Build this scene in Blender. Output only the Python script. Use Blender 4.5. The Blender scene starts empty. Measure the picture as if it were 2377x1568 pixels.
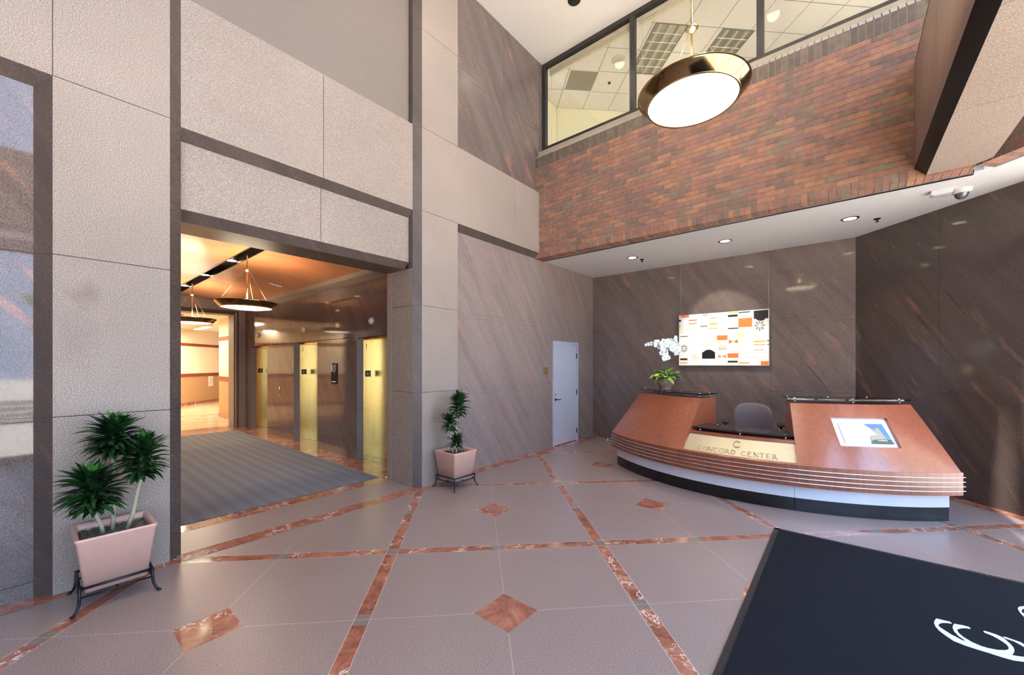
import bpy, bmesh, math, random
from mathutils import Vector, Matrix
PI = math.pi
D = bpy.data
SC = bpy.context.scene
COL = SC.collection
random.seed(7)

# ------------------------------------------------------------------ camera
H = 1.70
YAW = math.atan((1958 - 1188.5) / 921.0)
cam_data = D.cameras.new('camera')
cam_data.sensor_fit = 'HORIZONTAL'
cam_data.sensor_width = 36.0
cam_data.lens = 921.0 / 2377.0 * 36.0
cam_data.shift_y = (846.0 - 784.0) / 2377.0
cam_data.clip_start = 0.05
cam_data.clip_end = 300
cam = D.objects.new('camera', cam_data)
cam.location = (0, 0, H)
cam.rotation_euler = (PI / 2, 0, YAW)
COL.objects.link(cam)
SC.camera = cam

# ------------------------------------------------------------------ view + world
SC.view_settings.view_transform = 'Standard'
SC.view_settings.look = 'None'
SC.view_settings.gamma = 1.0
SC.view_settings.use_curve_mapping = False
SC.view_settings.exposure = 0.1
SC.cycles.max_bounces = 8
SC.cycles.diffuse_bounces = 5
SC.cycles.use_adaptive_sampling = True
SC.cycles.adaptive_threshold = 0.03
SC.cycles.glossy_bounces = 4
SC.cycles.transparent_max_bounces = 12
SC.cycles.sample_clamp_indirect = 6.0
SC.cycles.caustics_reflective = False
SC.cycles.caustics_refractive = False

W = D.worlds.new('world')
SC.world = W
W.use_nodes = True
wn = W.node_tree.nodes
wn.clear()
wo = wn.new('ShaderNodeOutputWorld')
wb = wn.new('ShaderNodeBackground')
wg = wn.new('ShaderNodeTexGradient')
wt = wn.new('ShaderNodeTexCoord')
wm = wn.new('ShaderNodeSeparateXYZ')
wr = wn.new('ShaderNodeValToRGB')
wr.color_ramp.elements[0].position = 0.0
wr.color_ramp.elements[0].color = (0.43, 0.63, 1.0, 1)
wr.color_ramp.elements[1].position = 0.8
wr.color_ramp.elements[1].color = (0.38, 0.60, 1.0, 1)
wl = W.node_tree.links
wl.new(wt.outputs['Generated'], wm.inputs[0])
wl.new(wm.outputs['Z'], wr.inputs[0])
wl.new(wr.outputs[0], wb.inputs[0])
wl.new(wb.outputs[0], wo.inputs[0])
wb.inputs[1].default_value = 7.8

def light(name, kind, loc, energy, color=(1, 1, 1), size=0.1, rot=(0, 0, 0), spot=None, blend=0.5, sizey=None):
    l = D.lights.new(name, kind)
    l.energy = energy
    l.color = color
    if kind == 'SUN':
        l.angle = 0.02
    if kind == 'AREA':
        l.size = size
        if sizey:
            l.shape = 'RECTANGLE'
            l.size_y = sizey
    elif kind in ('POINT', 'SPOT'):
        l.shadow_soft_size = size
    if kind == 'SPOT':
        l.spot_size = spot
        l.spot_blend = blend
    o = D.objects.new(name, l)
    o.location = loc
    o.rotation_euler = rot
    COL.objects.link(o)
    return o

# daylight through the glazed street side (sky portals in the glass wall)
FX = 1.80          # x of the glazed facade
for (z0, z1) in ((0.05, 3.6), (3.9, 7.4)):
    p = light('sky_portal', 'AREA', (FX + 0.12, 0.9, (z0 + z1) / 2), 1, size=z1 - z0, sizey=11.6, rot=(0, PI / 2, 0))
    p.data.cycles.is_portal = True
light('sun', 'SUN', (10, -10, 20), 92, (1.0, 0.95, 0.88), 0.01, (math.radians(38), math.radians(4), 0))
WARM = (1.0, 0.80, 0.56)
WARM2 = (1.0, 0.80, 0.56)
WARM3 = (1.0, 0.86, 0.68)

# ------------------------------------------------------------------ helpers
def lin(c):
    def f(v):
        v /= 255.0
        return v / 12.92 if v <= 0.04045 else ((v + 0.055) / 1.055) ** 2.4
    return (f(c[0]), f(c[1]), f(c[2]), 1)

class NT:
    """tiny node-expression helper"""
    def __init__(s, name):
        s.m = D.materials.new(name)
        s.m.use_nodes = True
        s.t = s.m.node_tree
        s.n = s.t.nodes
        s.b = s.n['Principled BSDF']
        s.out = s.n['Material Output']
        tc = s.n.new('ShaderNodeTexCoord')
        s.co = tc.outputs['Object']
        sp = s.n.new('ShaderNodeSeparateXYZ')
        s.t.links.new(s.co, sp.inputs[0])
        s.x, s.y, s.z = sp.outputs
    def L(s, a, b):
        if hasattr(a, 'default_value') or hasattr(a, 'links'):
            s.t.links.new(a, b)
        else:
            b.default_value = a
    def math(s, op, a, b=0.0, c=None):
        n = s.n.new('ShaderNodeMath')
        n.operation = op
        s.L(a, n.inputs[0]); s.L(b, n.inputs[1])
        if c is not None: s.L(c, n.inputs[2])
        return n.outputs[0]
    def vec(s, a, b, c):
        n = s.n.new('ShaderNodeCombineXYZ')
        s.L(a, n.inputs[0]); s.L(b, n.inputs[1]); s.L(c, n.inputs[2])
        return n.outputs[0]
    def noise(s, v, scale, detail=2.0, rough=0.5, dist=0.0):
        n = s.n.new('ShaderNodeTexNoise')
        s.L(v, n.inputs['Vector'])
        n.inputs['Scale'].default_value = scale
        n.inputs['Detail'].default_value = detail
        n.inputs['Roughness'].default_value = rough
        n.inputs['Distortion'].default_value = dist
        return n.outputs[0]
    def vor(s, v, scale):
        n = s.n.new('ShaderNodeTexVoronoi')
        s.L(v, n.inputs['Vector'])
        n.inputs['Scale'].default_value = scale
        return n.outputs['Color']
    def ramp(s, f, stops):
        n = s.n.new('ShaderNodeValToRGB')
        e = n.color_ramp.elements
        while len(e) < len(stops): e.new(0.5)
        for i, (p, c) in enumerate(stops):
            e[i].position = p
            e[i].color = c if len(c) == 4 else (*c, 1)
        s.L(f, n.inputs[0])
        return n.outputs[0]
    def mix(s, f, a, b, mode='MIX'):
        n = s.n.new('ShaderNodeMix')
        n.data_type = 'RGBA'
        n.blend_type = mode
        s.L(f, n.inputs[0]); s.L(a, n.inputs[6]); s.L(b, n.inputs[7])
        return n.outputs[2]
    def bump(s, h, strength=0.2, dist=0.01):
        n = s.n.new('ShaderNodeBump')
        n.inputs['Strength'].default_value = strength
        n.inputs['Distance'].default_value = dist
        s.L(h, n.inputs['Height'])
        s.t.links.new(n.outputs[0], s.b.inputs['Normal'])
    def set(s, color=None, rough=None, metal=None, spec=None, coat=None, coatr=None, emit=None, estr=None, trans=None, ior=None, sheen=None, alpha=None):
        for k, v in (('Base Color', color), ('Roughness', rough), ('Metallic', metal), ('Specular IOR Level', spec),
                     ('Coat Weight', coat), ('Coat Roughness', coatr), ('Emission Color', emit), ('Emission Strength', estr),
                     ('Transmission Weight', trans), ('IOR', ior), ('Sheen Weight', sheen), ('Alpha', alpha)):
            if v is not None:
                s.L(v, s.b.inputs[k])
        return s.m

BW = lambda v: (v, v, v, 1)
_mc = {}
def plain(name, rgb, rough=0.5, metal=0.0, var=0.06, **k):
    """plain colour with faint procedural variation"""
    if name in _mc: return _mc[name]
    t = NT(name)
    c = lin(rgb)
    lo = tuple(max(0, v * (1 - var)) for v in c[:3]) + (1,)
    hi = tuple(min(1, v * (1 + var)) for v in c[:3]) + (1,)
    col = t.ramp(t.noise(t.co, 14, 3), [(0.3, lo), (0.7, hi)])
    _mc[name] = t.set(color=col, rough=rough, metal=metal, **k)
    return _mc[name]

def granite_light(name, tone=1.0, rough=0.55):
    t = NT(name)
    n1 = t.noise(t.vec(t.x, t.math('MULTIPLY', t.y, 1.0), t.z), 120, 4, 0.8)
    n2 = t.noise(t.co, 0.8, 4, 0.6)
    base = t.ramp(n1, [(0.30, tuple(v * tone for v in lin((70, 61, 54))[:3])), (0.45, tuple(v * tone for v in lin((137, 122, 111))[:3])),
                       (0.57, tuple(v * tone for v in lin((158, 143, 131))[:3])), (0.70, tuple(v * tone for v in lin((216, 206, 194))[:3]))])
    var = t.ramp(n2, [(0.3, BW(0.86)), (0.7, BW(1.05))])
    col = t.mix(1.0, base, var, 'MULTIPLY')
    # faint diagonal vein
    u = t.math('ADD', t.math('MULTIPLY', t.y, 0.8), t.math('MULTIPLY', t.z, 0.5))
    vn = t.noise(t.vec(t.math('MULTIPLY', u, 2.2), t.math('MULTIPLY', t.x, 1.3), t.math('MULTIPLY', t.z, 0.15)), 1.3, 4, 0.6)
    vm = t.ramp(vn, [(0.492, BW(0)), (0.5, BW(1)), (0.508, BW(0))])
    vk = t.ramp(t.noise(t.co, 0.6, 2), [(0.5, BW(0)), (0.6, BW(1))])
    col = t.mix(t.math('MULTIPLY', t.math('MULTIPLY', vm, vk), 0.28), col, lin((176, 120, 100)))
    return t.set(color=col, rough=rough, spec=0.4)

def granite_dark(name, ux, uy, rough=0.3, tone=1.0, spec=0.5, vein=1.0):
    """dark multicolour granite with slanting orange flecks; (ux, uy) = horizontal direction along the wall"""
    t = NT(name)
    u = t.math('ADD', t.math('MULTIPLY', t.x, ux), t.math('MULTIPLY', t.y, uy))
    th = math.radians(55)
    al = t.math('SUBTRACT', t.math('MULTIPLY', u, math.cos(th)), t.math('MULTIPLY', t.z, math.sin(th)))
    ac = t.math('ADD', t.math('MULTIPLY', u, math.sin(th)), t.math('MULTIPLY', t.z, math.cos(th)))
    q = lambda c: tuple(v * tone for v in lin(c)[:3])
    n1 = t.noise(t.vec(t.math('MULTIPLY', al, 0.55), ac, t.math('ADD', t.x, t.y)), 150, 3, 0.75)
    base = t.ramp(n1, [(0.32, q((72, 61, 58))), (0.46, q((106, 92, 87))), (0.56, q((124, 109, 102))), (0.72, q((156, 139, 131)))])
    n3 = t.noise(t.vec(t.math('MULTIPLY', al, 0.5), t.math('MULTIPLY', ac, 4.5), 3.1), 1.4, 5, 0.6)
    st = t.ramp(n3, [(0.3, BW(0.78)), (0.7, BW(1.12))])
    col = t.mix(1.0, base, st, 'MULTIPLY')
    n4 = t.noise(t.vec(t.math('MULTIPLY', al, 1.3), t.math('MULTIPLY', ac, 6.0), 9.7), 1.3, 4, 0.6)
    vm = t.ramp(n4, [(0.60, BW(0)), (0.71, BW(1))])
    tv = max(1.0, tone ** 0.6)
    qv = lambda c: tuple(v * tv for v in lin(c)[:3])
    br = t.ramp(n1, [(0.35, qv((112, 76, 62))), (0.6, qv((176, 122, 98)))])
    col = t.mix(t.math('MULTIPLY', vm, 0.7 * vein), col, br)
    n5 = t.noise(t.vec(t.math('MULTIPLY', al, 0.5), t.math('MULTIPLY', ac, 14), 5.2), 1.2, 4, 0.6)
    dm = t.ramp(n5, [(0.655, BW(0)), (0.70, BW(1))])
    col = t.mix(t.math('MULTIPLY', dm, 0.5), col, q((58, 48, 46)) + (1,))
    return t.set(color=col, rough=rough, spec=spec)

LG = granite_light('light_granite')
DGL = granite_dark('dark_granite_lit', 0, 1, 0.42, 1.42)  # lower wall: stone lightened, its stronger daylight is put into the colour
DGU = granite_dark('dark_granite_shaded', 0, 1, 0.25, 0.72, vein=0.8)  # upper wall: same stone darkened, its weaker light is put into the colour
DGB = granite_dark('dark_granite_back', 1, 0, 0.06, 0.85, vein=0.6)
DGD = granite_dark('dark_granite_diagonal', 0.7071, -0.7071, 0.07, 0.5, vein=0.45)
DGT = granite_dark('dark_granite_trim', 0.6, 1, 0.4, 0.46, vein=0.35)
DGP = granite_dark('polished_granite_niche', 0, 1, 0.035, 0.85, spec=0.5)
DGE = granite_dark('polished_granite_elevator', 1, 0, 0.07, 0.8, vein=0.5, spec=0.22)
LGS = granite_light('sparkling_granite_soffit', 1.15, 0.3)
BLK = plain('black_polished_stone', (20, 17, 18), 0.3, spec=0.12)
JOINT = plain('joint_backing', (70, 58, 52), 0.8)  # dark backing that shows in the gaps between panels
JOINTM = plain('joint_mid', (96, 84, 78), 0.6)
JOINTD = plain('joint_dark', (52, 44, 42), 0.6)
CEIL = plain('white_ceiling_paint', (242, 239, 235), 0.8, var=0.015)
TAUPE = plain('taupe_paint', (114, 103, 94), 0.7, var=0.02)
CREAM = plain('cream_paint', (238, 222, 190), 0.7, var=0.02)
OFFW = plain('office_cream_wall', (226, 214, 170), 0.8, var=0.02)
FRAME = plain('black_window_frame', (38, 36, 34), 0.4)
STEEL = plain('brushed_steel', (205, 205, 208), 0.22, 1.0)
BRASS = plain('brushed_brass', (218, 194, 140), 0.24, 1.0)
IRON = plain('wrought_iron', (34, 36, 40), 0.35, 0.6)
BLKP = plain('black_plastic', (22, 22, 24), 0.4)
WHITEP = plain('white_plastic', (225, 225, 220), 0.35)

def mat_marble():
    t = NT('red_marble')
    n = t.noise(t.co, 5, 6, 0.65, 1.4)
    col = t.ramp(n, [(0.28, lin((98, 60, 50))), (0.45, lin((138, 86, 70))), (0.6, lin((162, 108, 90))), (0.8, lin((186, 140, 122)))])
    v = t.noise(t.vec(t.x, t.y, 2.0), 1.7, 6, 0.62, 0.3)
    vm = t.ramp(v, [(0.493, BW(0)), (0.5, BW(1)), (0.507, BW(0))])
    v2 = t.noise(t.vec(t.x, t.y, 7.0), 1.2, 2, 0.5)
    vm = t.math('MULTIPLY', vm, t.ramp(v2, [(0.36, BW(0)), (0.46, BW(1))]))
    vb = t.noise(t.vec(t.x, t.y, 4.0), 5.5, 4, 0.6, 0.5)
    vm = t.math('MAXIMUM', vm, t.math('MULTIPLY', t.ramp(vb, [(0.492, BW(0)), (0.5, BW(0.8)), (0.508, BW(0))]), t.ramp(v2, [(0.5, BW(0)), (0.6, BW(1))])))
    col = t.mix(vm, col, lin((232, 222, 208)))
    return t, col
t_, c_ = mat_marble()
MARBLE = t_.set(color=c_, rough=0.1, spec=0.5)

def mat_floor():
    t, mcol = mat_marble()
    t.m.name = 'granite_floor_with_marble_bands'
    S0, D0, P, BWD = 1.163, -3.675, 1.92, 0.102
    r2 = 0.70710678
    s = t.math('MULTIPLY', t.math('ADD', t.x, t.y), r2)
    d = t.math('MULTIPLY', t.math('SUBTRACT', t.x, t.y), r2)
    def dist(v, o, p):          # distance to nearest o + k p
        w = t.math('PINGPONG', t.math('SUBTRACT', v, o), p / 2)
        return w
    ds = dist(s, S0, P); dd = dist(d, D0, P)
    hs = t.math('SUBTRACT', P / 2, ds); hd = t.math('SUBTRACT', P / 2, dd)   # distance to joints
    lt = lambda a, b: t.math('LESS_THAN', a, b)
    bs = lt(ds, BWD / 2); bd = lt(dd, BWD / 2)
    band = t.math('MAXIMUM', bs, bd)
    sq = t.math('MULTIPLY', bs, bd)
    sq = t.math('MAXIMUM', sq, t.math('MULTIPLY', bs, lt(hd, 0.058)))
    sq = t.math('MAXIMUM', sq, t.math('MULTIPLY', bd, lt(hs, 0.058)))
    band = t.math('SUBTRACT', band, sq)
    # diamonds, axis aligned squares in the middle of every field
    cx = t.math('MULTIPLY', t.math('ADD', hs, hd), r2)
    cy = t.math('ABSOLUTE', t.math('MULTIPLY', t.math('SUBTRACT', hs, hd), r2))
    dia = t.math('MULTIPLY', lt(cx, 0.152), lt(cy, 0.152))
    band = t.math('MAXIMUM', band, dia)
    jt = t.math('MAXIMUM', lt(hs, 0.0022), lt(hd, 0.0022))
    je = t.math('MAXIMUM', lt(t.math('ABSOLUTE', t.math('SUBTRACT', ds, BWD / 2)), 0.0026), lt(t.math('ABSOLUTE', t.math('SUBTRACT', dd, BWD / 2)), 0.0026))
    jt = t.math('MULTIPLY', jt, t.math('SUBTRACT', 1.0, band))
    jt = t.math('MAXIMUM', jt, je)
    n1 = t.noise(t.co, 150, 3, 0.7)
    n2 = t.noise(t.co, 0.7, 4, 0.6)
    tile = t.ramp(n1, [(0.3, lin((90, 76, 75))), (0.46, lin((132, 115, 112))), (0.58, lin((152, 136, 133))), (0.75, lin((192, 180, 177)))])
    tile = t.mix(1.0, tile, t.ramp(n2, [(0.3, BW(0.93)), (0.7, BW(1.05))]), 'MULTIPLY')
    grey = t.ramp(n1, [(0.3, lin((84, 76, 74))), (0.7, lin((150, 138, 132)))])
    col = t.mix(band, tile, mcol)
    col = t.mix(sq, col, grey)
    col = t.mix(t.math('MULTIPLY', jt, 0.6), col, lin((206, 186, 172)))
    rough = t.math('ADD', t.math('MULTIPLY', band, -0.22), 0.31)
    rough = t.math('ADD', rough, t.math('MULTIPLY', sq, -0.2))
    return t.set(color=col, rough=rough, spec=0.8)
FLOOR = mat_floor()
ft = NT('granite_floor_plain')
fn = ft.noise(ft.co, 150, 3, 0.7)
fc = ft.ramp(fn, [(0.3, lin((90, 76, 75))), (0.46, lin((132, 115, 112))), (0.58, lin((152, 136, 133))), (0.75, lin((192, 180, 177)))])
fs = ft.math('MULTIPLY', ft.math('SUBTRACT', ft.x, ft.y), 0.70710678)
fj = ft.math('LESS_THAN', ft.math('PINGPONG', ft.math('SUBTRACT', fs, -3.675 + 0.96), 0.96), 0.0022)
FLOORP = ft.set(color=ft.mix(ft.math('MULTIPLY', fj, 0.6), fc, lin((206, 186, 172))), rough=0.34, spec=0.5)

def mat_wood(name, a, b, rough=0.3, coat=0.3, axis='z', scale=1.0, coatr=0.15, coat_ior=1.5):
    t = NT(name)
    k = {'z': (14, 14, 0.7), 'x': (0.7, 14, 14), 'y': (14, 0.7, 14)}[axis]
    v = t.vec(t.math('MULTIPLY', t.x, k[0] * scale), t.math('MULTIPLY', t.y, k[1] * scale), t.math('MULTIPLY', t.z, k[2] * scale))
    n = t.noise(v, 1.6, 5, 0.6, 0.6)
    n2 = t.noise(t.co, 2.0, 3)
    col = t.ramp(n, [(0.3, lin(a)), (0.7, lin(b))])
    col = t.mix(1.0, col, t.ramp(n2, [(0.3, BW(0.88)), (0.7, BW(1.1))]), 'MULTIPLY')
    t.b.inputs['Coat IOR'].default_value = coat_ior
    return t.set(color=col, rough=rough, coat=coat, coatr=coatr)
WOOD = mat_wood('cherry_veneer', (132, 66, 40), (152, 82, 52), 0.42, 0.6, coatr=0.16, coat_ior=2.0)
WOODB = mat_wood('cherry_veneer_band', (112, 58, 40), (140, 76, 54), 0.35, 0.2)
WOODC = mat_wood('ceiling_veneer', (158, 96, 60), (190, 126, 84), 0.4, 0.2, 'y')
RAIL = mat_wood('rail_wood', (112, 44, 26), (146, 66, 42), 0.35, 0.3, 'y')

def mat_glass(name, tint=(0.97, 0.965, 0.95, 1), f=0.06):
    t = NT(name)
    t.n.remove(t.b)
    tr = t.n.new('ShaderNodeBsdfTransparent'); tr.inputs[0].default_value = tint
    gl = t.n.new('ShaderNodeBsdfGlossy'); gl.inputs[1].default_value = 0.0
    lw = t.n.new('ShaderNodeLayerWeight'); lw.inputs[0].default_value = 0.5
    fr_ = t.math('MULTIPLY_ADD', t.math('POWER', lw.outputs['Facing'], 4.0), 0.55, 0.035)
    mx = t.n.new('ShaderNodeMixShader')
    t.L(fr_, mx.inputs[0]); t.L(tr.outputs[0], mx.inputs[1]); t.L(gl.outputs[0], mx.inputs[2])
    t.L(mx.outputs[0], t.out.inputs[0])
    return t.m
GLASS = mat_glass('window_glass')
CTR = plain('smoked_counter_glass', (14, 15, 17), 0.05, spec=0.6)

def mat_emit(name, rgb, s):
    t = NT(name)
    return t.set(color=lin(rgb), emit=lin(rgb), estr=s, rough=0.5)

# ------------------------------------------------------------------ mesh builder
class MB:
    def __init__(s):
        s.v = []; s.f = []; s.mi = []; s.sm = []
        s.mats = []
    def m(s, mat):
        if mat not in s.mats: s.mats.append(mat)
        return s.mats.index(mat)
    def poly(s, pts, mat, smooth=False):
        b = len(s.v)
        s.v += [tuple(p) for p in pts]
        s.f.append(tuple(range(b, b + len(pts))))
        s.mi.append(s.m(mat)); s.sm.append(smooth)
        return s
    def grid(s, rows, mat, smooth=True, closed=False):
        """rows: list of equal length point lists"""
        b = len(s.v); n = len(rows[0])
        for r in rows: s.v += [tuple(p) for p in r]
        k = s.m(mat)
        for i in range(len(rows) - 1):
            for j in range(n if closed else n - 1):
                j2 = (j + 1) % n
                s.f.append((b + i * n + j, b + i * n + j2, b + (i + 1) * n + j2, b + (i + 1) * n + j))
                s.mi.append(k); s.sm.append(smooth)
        return s
    def box(s, x0, x1, y0, y1, z0, z1, mat, F=None):
        c = [(x, y, z) for z in (z0, z1) for y in (y0, y1) for x in (x0, x1)]
        if F: c = [F(*p) for p in c]
        b = len(s.v); s.v += [tuple(p) for p in c]; k = s.m(mat)
        for f in ((0, 2, 3, 1), (4, 5, 7, 6), (0, 1, 5, 4), (2, 6, 7, 3), (0, 4, 6, 2), (1, 3, 7, 5)):
            s.f.append(tuple(b + i for i in f)); s.mi.append(k); s.sm.append(False)
        return s
    def prism(s, pts, a, b_, mat, F):
        """polygon pts (p,q) extruded from a to b_ ; F(p,q,t)->xyz"""
        n = len(pts); b = len(s.v); k = s.m(mat)
        s.v += [tuple(F(p, q, a)) for p, q in pts] + [tuple(F(p, q, b_)) for p, q in pts]
        s.f.append(tuple(b + i for i in range(n))); s.f.append(tuple(b + n + n - 1 - i for i in range(n)))
        s.mi += [k, k]; s.sm += [False, False]
        for i in range(n):
            j = (i + 1) % n
            s.f.append((b + i, b + j, b + n + j, b + n + i)); s.mi.append(k); s.sm.append(False)
        return s
    def lathe(s, prof, mat, c=(0, 0, 0), seg=32, smooth=True, F=None):
        rows = []
        for r, z in prof:
            row = []
            for i in range(seg):
                a = 2 * PI * i / seg
                p = (c[0] + r * math.cos(a), c[1] + r * math.sin(a), c[2] + z)
                row.append(F(*p) if F else p)
            rows.append(row)
        return s.grid(rows, mat, smooth, True)
    def cyl(s, p0, p1, r0, mat, r1=None, seg=12, cap=True):
        return s.tube([p0, p1], [r0, r0 if r1 is None else r1], mat, seg, cap, smooth=True)
    def tube(s, path, rad, mat, seg=8, cap=True, smooth=True):
        P = [Vector(p) for p in path]; n = len(P)
        if not isinstance(rad, (list, tuple)): rad = [rad] * n
        rows = []; up = None
        for i in range(n):
            d = (P[min(i + 1, n - 1)] - P[max(i - 1, 0)])
            if d.length < 1e-9: d = Vector((0, 0, 1))
            d.normalize()
            if up is None:
                up = Vector((0, 0, 1)) if abs(d.z) < 0.9 else Vector((1, 0, 0))
            e1 = d.cross(up).normalized(); e2 = e1.cross(d).normalized(); up = e2
            rows.append([P[i] + (e1 * math.cos(2 * PI * k / seg) + e2 * math.sin(2 * PI * k / seg)) * rad[i] for k in range(seg)])
        s.grid(rows, mat, smooth, True)
        if cap:
            s.poly(rows[0][::-1], mat); s.poly(rows[-1], mat)
        return s
    def ball(s, c, r, mat, seg=12, rings=8, sc=(1, 1, 1)):
        rows = []
        for i in range(rings + 1):
            t = PI * i / rings
            rows.append([(c[0] + sc[0] * r * math.sin(t) * math.cos(2 * PI * j / seg), c[1] + sc[1] * r * math.sin(t) * math.sin(2 * PI * j / seg), c[2] + sc[2] * r * math.cos(t)) for j in range(seg)])
        return s.grid(rows, mat, True, True)
    def build(s, name, parent=None, bevel=0, tri=False):
        me = D.meshes.new(name)
        me.from_pydata(s.v, [], s.f)
        for m in s.mats: me.materials.append(m)
        me.polygons.foreach_set('material_index', s.mi)
        me.polygons.foreach_set('use_smooth', s.sm)
        me.update()
        bm = bmesh.new(); bm.from_mesh(me)
        bmesh.ops.remove_doubles(bm, verts=bm.verts, dist=1e-5)
        if tri: bmesh.ops.triangulate(bm, faces=bm.faces, ngon_method='EAR_CLIP')
        bmesh.ops.recalc_face_normals(bm, faces=bm.faces)
        bm.to_mesh(me); bm.free()
        o = D.objects.new(name, me)
        COL.objects.link(o)
        if parent: o.parent = parent
        if bevel:
            b = o.modifiers.new('bevel', 'BEVEL'); b.width = bevel; b.segments = 2; b.limit_method = 'ANGLE'
        return o

def struct(name, mb, parent=None, **k):
    o = mb.build(name, parent, **k)
    if parent is None: o['kind'] = 'structure'
    return o
def tag(o, label, cat, group=None, kind=None):
    o['label'] = label; o['category'] = cat
    if group: o['group'] = group
    if kind: o['kind'] = kind
    return o
def thing(name, loc, label, cat, rotz=0, group=None):
    o = D.objects.new(name, None); COL.objects.link(o)
    o.location = loc; o.rotation_euler = (0, 0, rotz); o.empty_display_size = 0.1
    return tag(o, label, cat, group)
def local(o, loc, rotz=0):
    """place a world-coordinate mesh child so its parent empty sits at loc (children keep world coords)"""
    o.matrix_parent_inverse = Matrix.LocRotScale(Vector(loc), Matrix.Rotation(rotz, 3, 'Z'), None).inverted()
    return o
def copy_tree(o, parent=None):
    c = o.copy(); COL.objects.link(c)
    if parent:
        c.parent = parent; c.matrix_parent_inverse = o.matrix_parent_inverse.copy()
    for ch in list(o.children): copy_tree(ch, c)
    return c

# wall frames: (u along wall, w out of the wall into the room, z)
def fr(ox, oy, ux, uy, nx, ny):
    return lambda u, w, z: (ox + ux * u + nx * w, oy + uy * u + ny * w, z)
def FL(x): return fr(x, 0, 0, 1, 1, 0)         # left wall planes, u = y
def FB(y): return fr(0, y, 1, 0, 0, -1)        # back wall planes, u = x
def FJ(y): return fr(0, y, 1, 0, 0, -1)
R2 = math.sqrt(0.5)
FD = fr(0.15, 8.45, R2, -R2, -R2, -R2)

def panels(mb, F, us, zs, mat, gap=0.006, th=0.02, back=JOINT, bt=0.08, backing=True):
    for i in range(len(us) - 1):
        for j in range(len(zs) - 1):
            g = gap / 2
            mb.box(us[i] + (g if i else 0), us[i + 1] - (g if i < len(us) - 2 else 0), -th, 0,
                   zs[j] + (g if j else 0), zs[j + 1] - (g if j < len(zs) - 2 else 0), mat, F)
    if backing:
        mb.box(us[0], us[-1], -bt, -th * 0.6, zs[0], zs[-1], back, F)
    return mb

# ================================================================== ROOM SHELL
ZT = 7.57
PX = -4.45; C9 = 0.09
YR = -5.0
# ---- floors
f = MB()
f.poly([(-4.5, -5, 0), (FX, -5, 0), (FX, 8.6 - FX, 0), (0.15, 8.45, 0), (-4.5, 8.45, 0)], FLOOR)
f.poly([(-5.13, -5, 0), (-4.5, -5, 0), (-4.5, 8.45, 0), (-5.13, 8.45, 0)], FLOORP)
struct('floor', f)
f = MB(); f.box(-5.33, -5.12, 0.7, 3.35, -0.05, 0.0012, MARBLE)
struct('trim_1', f)
f = MB()
f.box(-13.0, -5.3, 0.0, 4.0, -0.05, 0.0006, MARBLE)
struct('floor', f)
# wall base bands (red marble) along the walls
f = MB()
f.poly([(-4.60, 4.0, 0.0014), (-4.37, 4.0, 0.0014), (-4.37, 8.45, 0.0014), (-4.60, 8.45, 0.0014)], MARBLE)
f.poly([(-4.535, -5, 0.0014), (-4.36, -5, 0.0014), (-4.36, 4.0, 0.0014), (-4.535, 4.0, 0.0014)], MARBLE)
struct('trim_2', f)
f = MB()
f.poly([(-4.37, 8.31, 0.0014), (0.09, 8.31, 0.0014), (0.15, 8.46, 0.0014), (-4.37, 8.46, 0.0014)], MARBLE)
f.poly([FD(-0.06, 0.16, 0.0014), FD(2.3, 0.16, 0.0014), FD(2.3, 0.0, 0.0014), FD(0, 0, 0.0014)], MARBLE)
struct('trim_3', f)

# ---- left wall -------------------------------------------------------
def chamfer_v(mb, y0, x0, y1, x1, z0, z1, mat, joints=()):
    zz = [z0] + [j for j in joints if z0 < j < z1] + [z1]
    for a, b in zip(zz[:-1], zz[1:]):
        e = 0.004 if b < z1 else 0.0
        mb.poly([(x0, y0, a), (x1, y1, a), (x1, y1, b - e), (x0, y0, b - e)], mat)
        if b < z1: mb.poly([(x0, y0, b - 0.004), (x1, y1, b - 0.004), (x1, y1, b), (x0, y0, b)], JOINTD)
w = MB()
J = [0, 1.31, 2.51, 3.82, 4.97, 6.325, ZT]
# niche to the far left
panels(w, FL(PX), [-5, -2.4, 0.073], [3.82, 4.97, 6.325, ZT], LG)
w.box(PX - 0.02, PX + 0.0006, 0.0695, 0.0755, 3.82, ZT, JOINTD)
struct('wall_left', w)
w = MB()
panels(w, FL(PX - C9), [-5, -2.5, -1.26, -0.018], [0, 0.11, 1.28, 1.31, 2.51, 3.73], DGP, gap=0.004, back=JOINTD)
w.poly([(PX, -5, 3.82), (PX, 0.073, 3.82), (PX - C9, -0.018, 3.73), (PX - C9, -5, 3.73)], DGT)
chamfer_v(w, -0.018, PX - C9, 0.073, PX, 0, 3.73, DGT, J)
w.poly([(PX - C9, -0.018, 3.73), (PX, 0.073, 3.73), (PX, 0.073, 3.82)], DGT)
struct('wall_left', w)
# pier 1
w = MB()
t = NT('light_granite_smudged')
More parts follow.
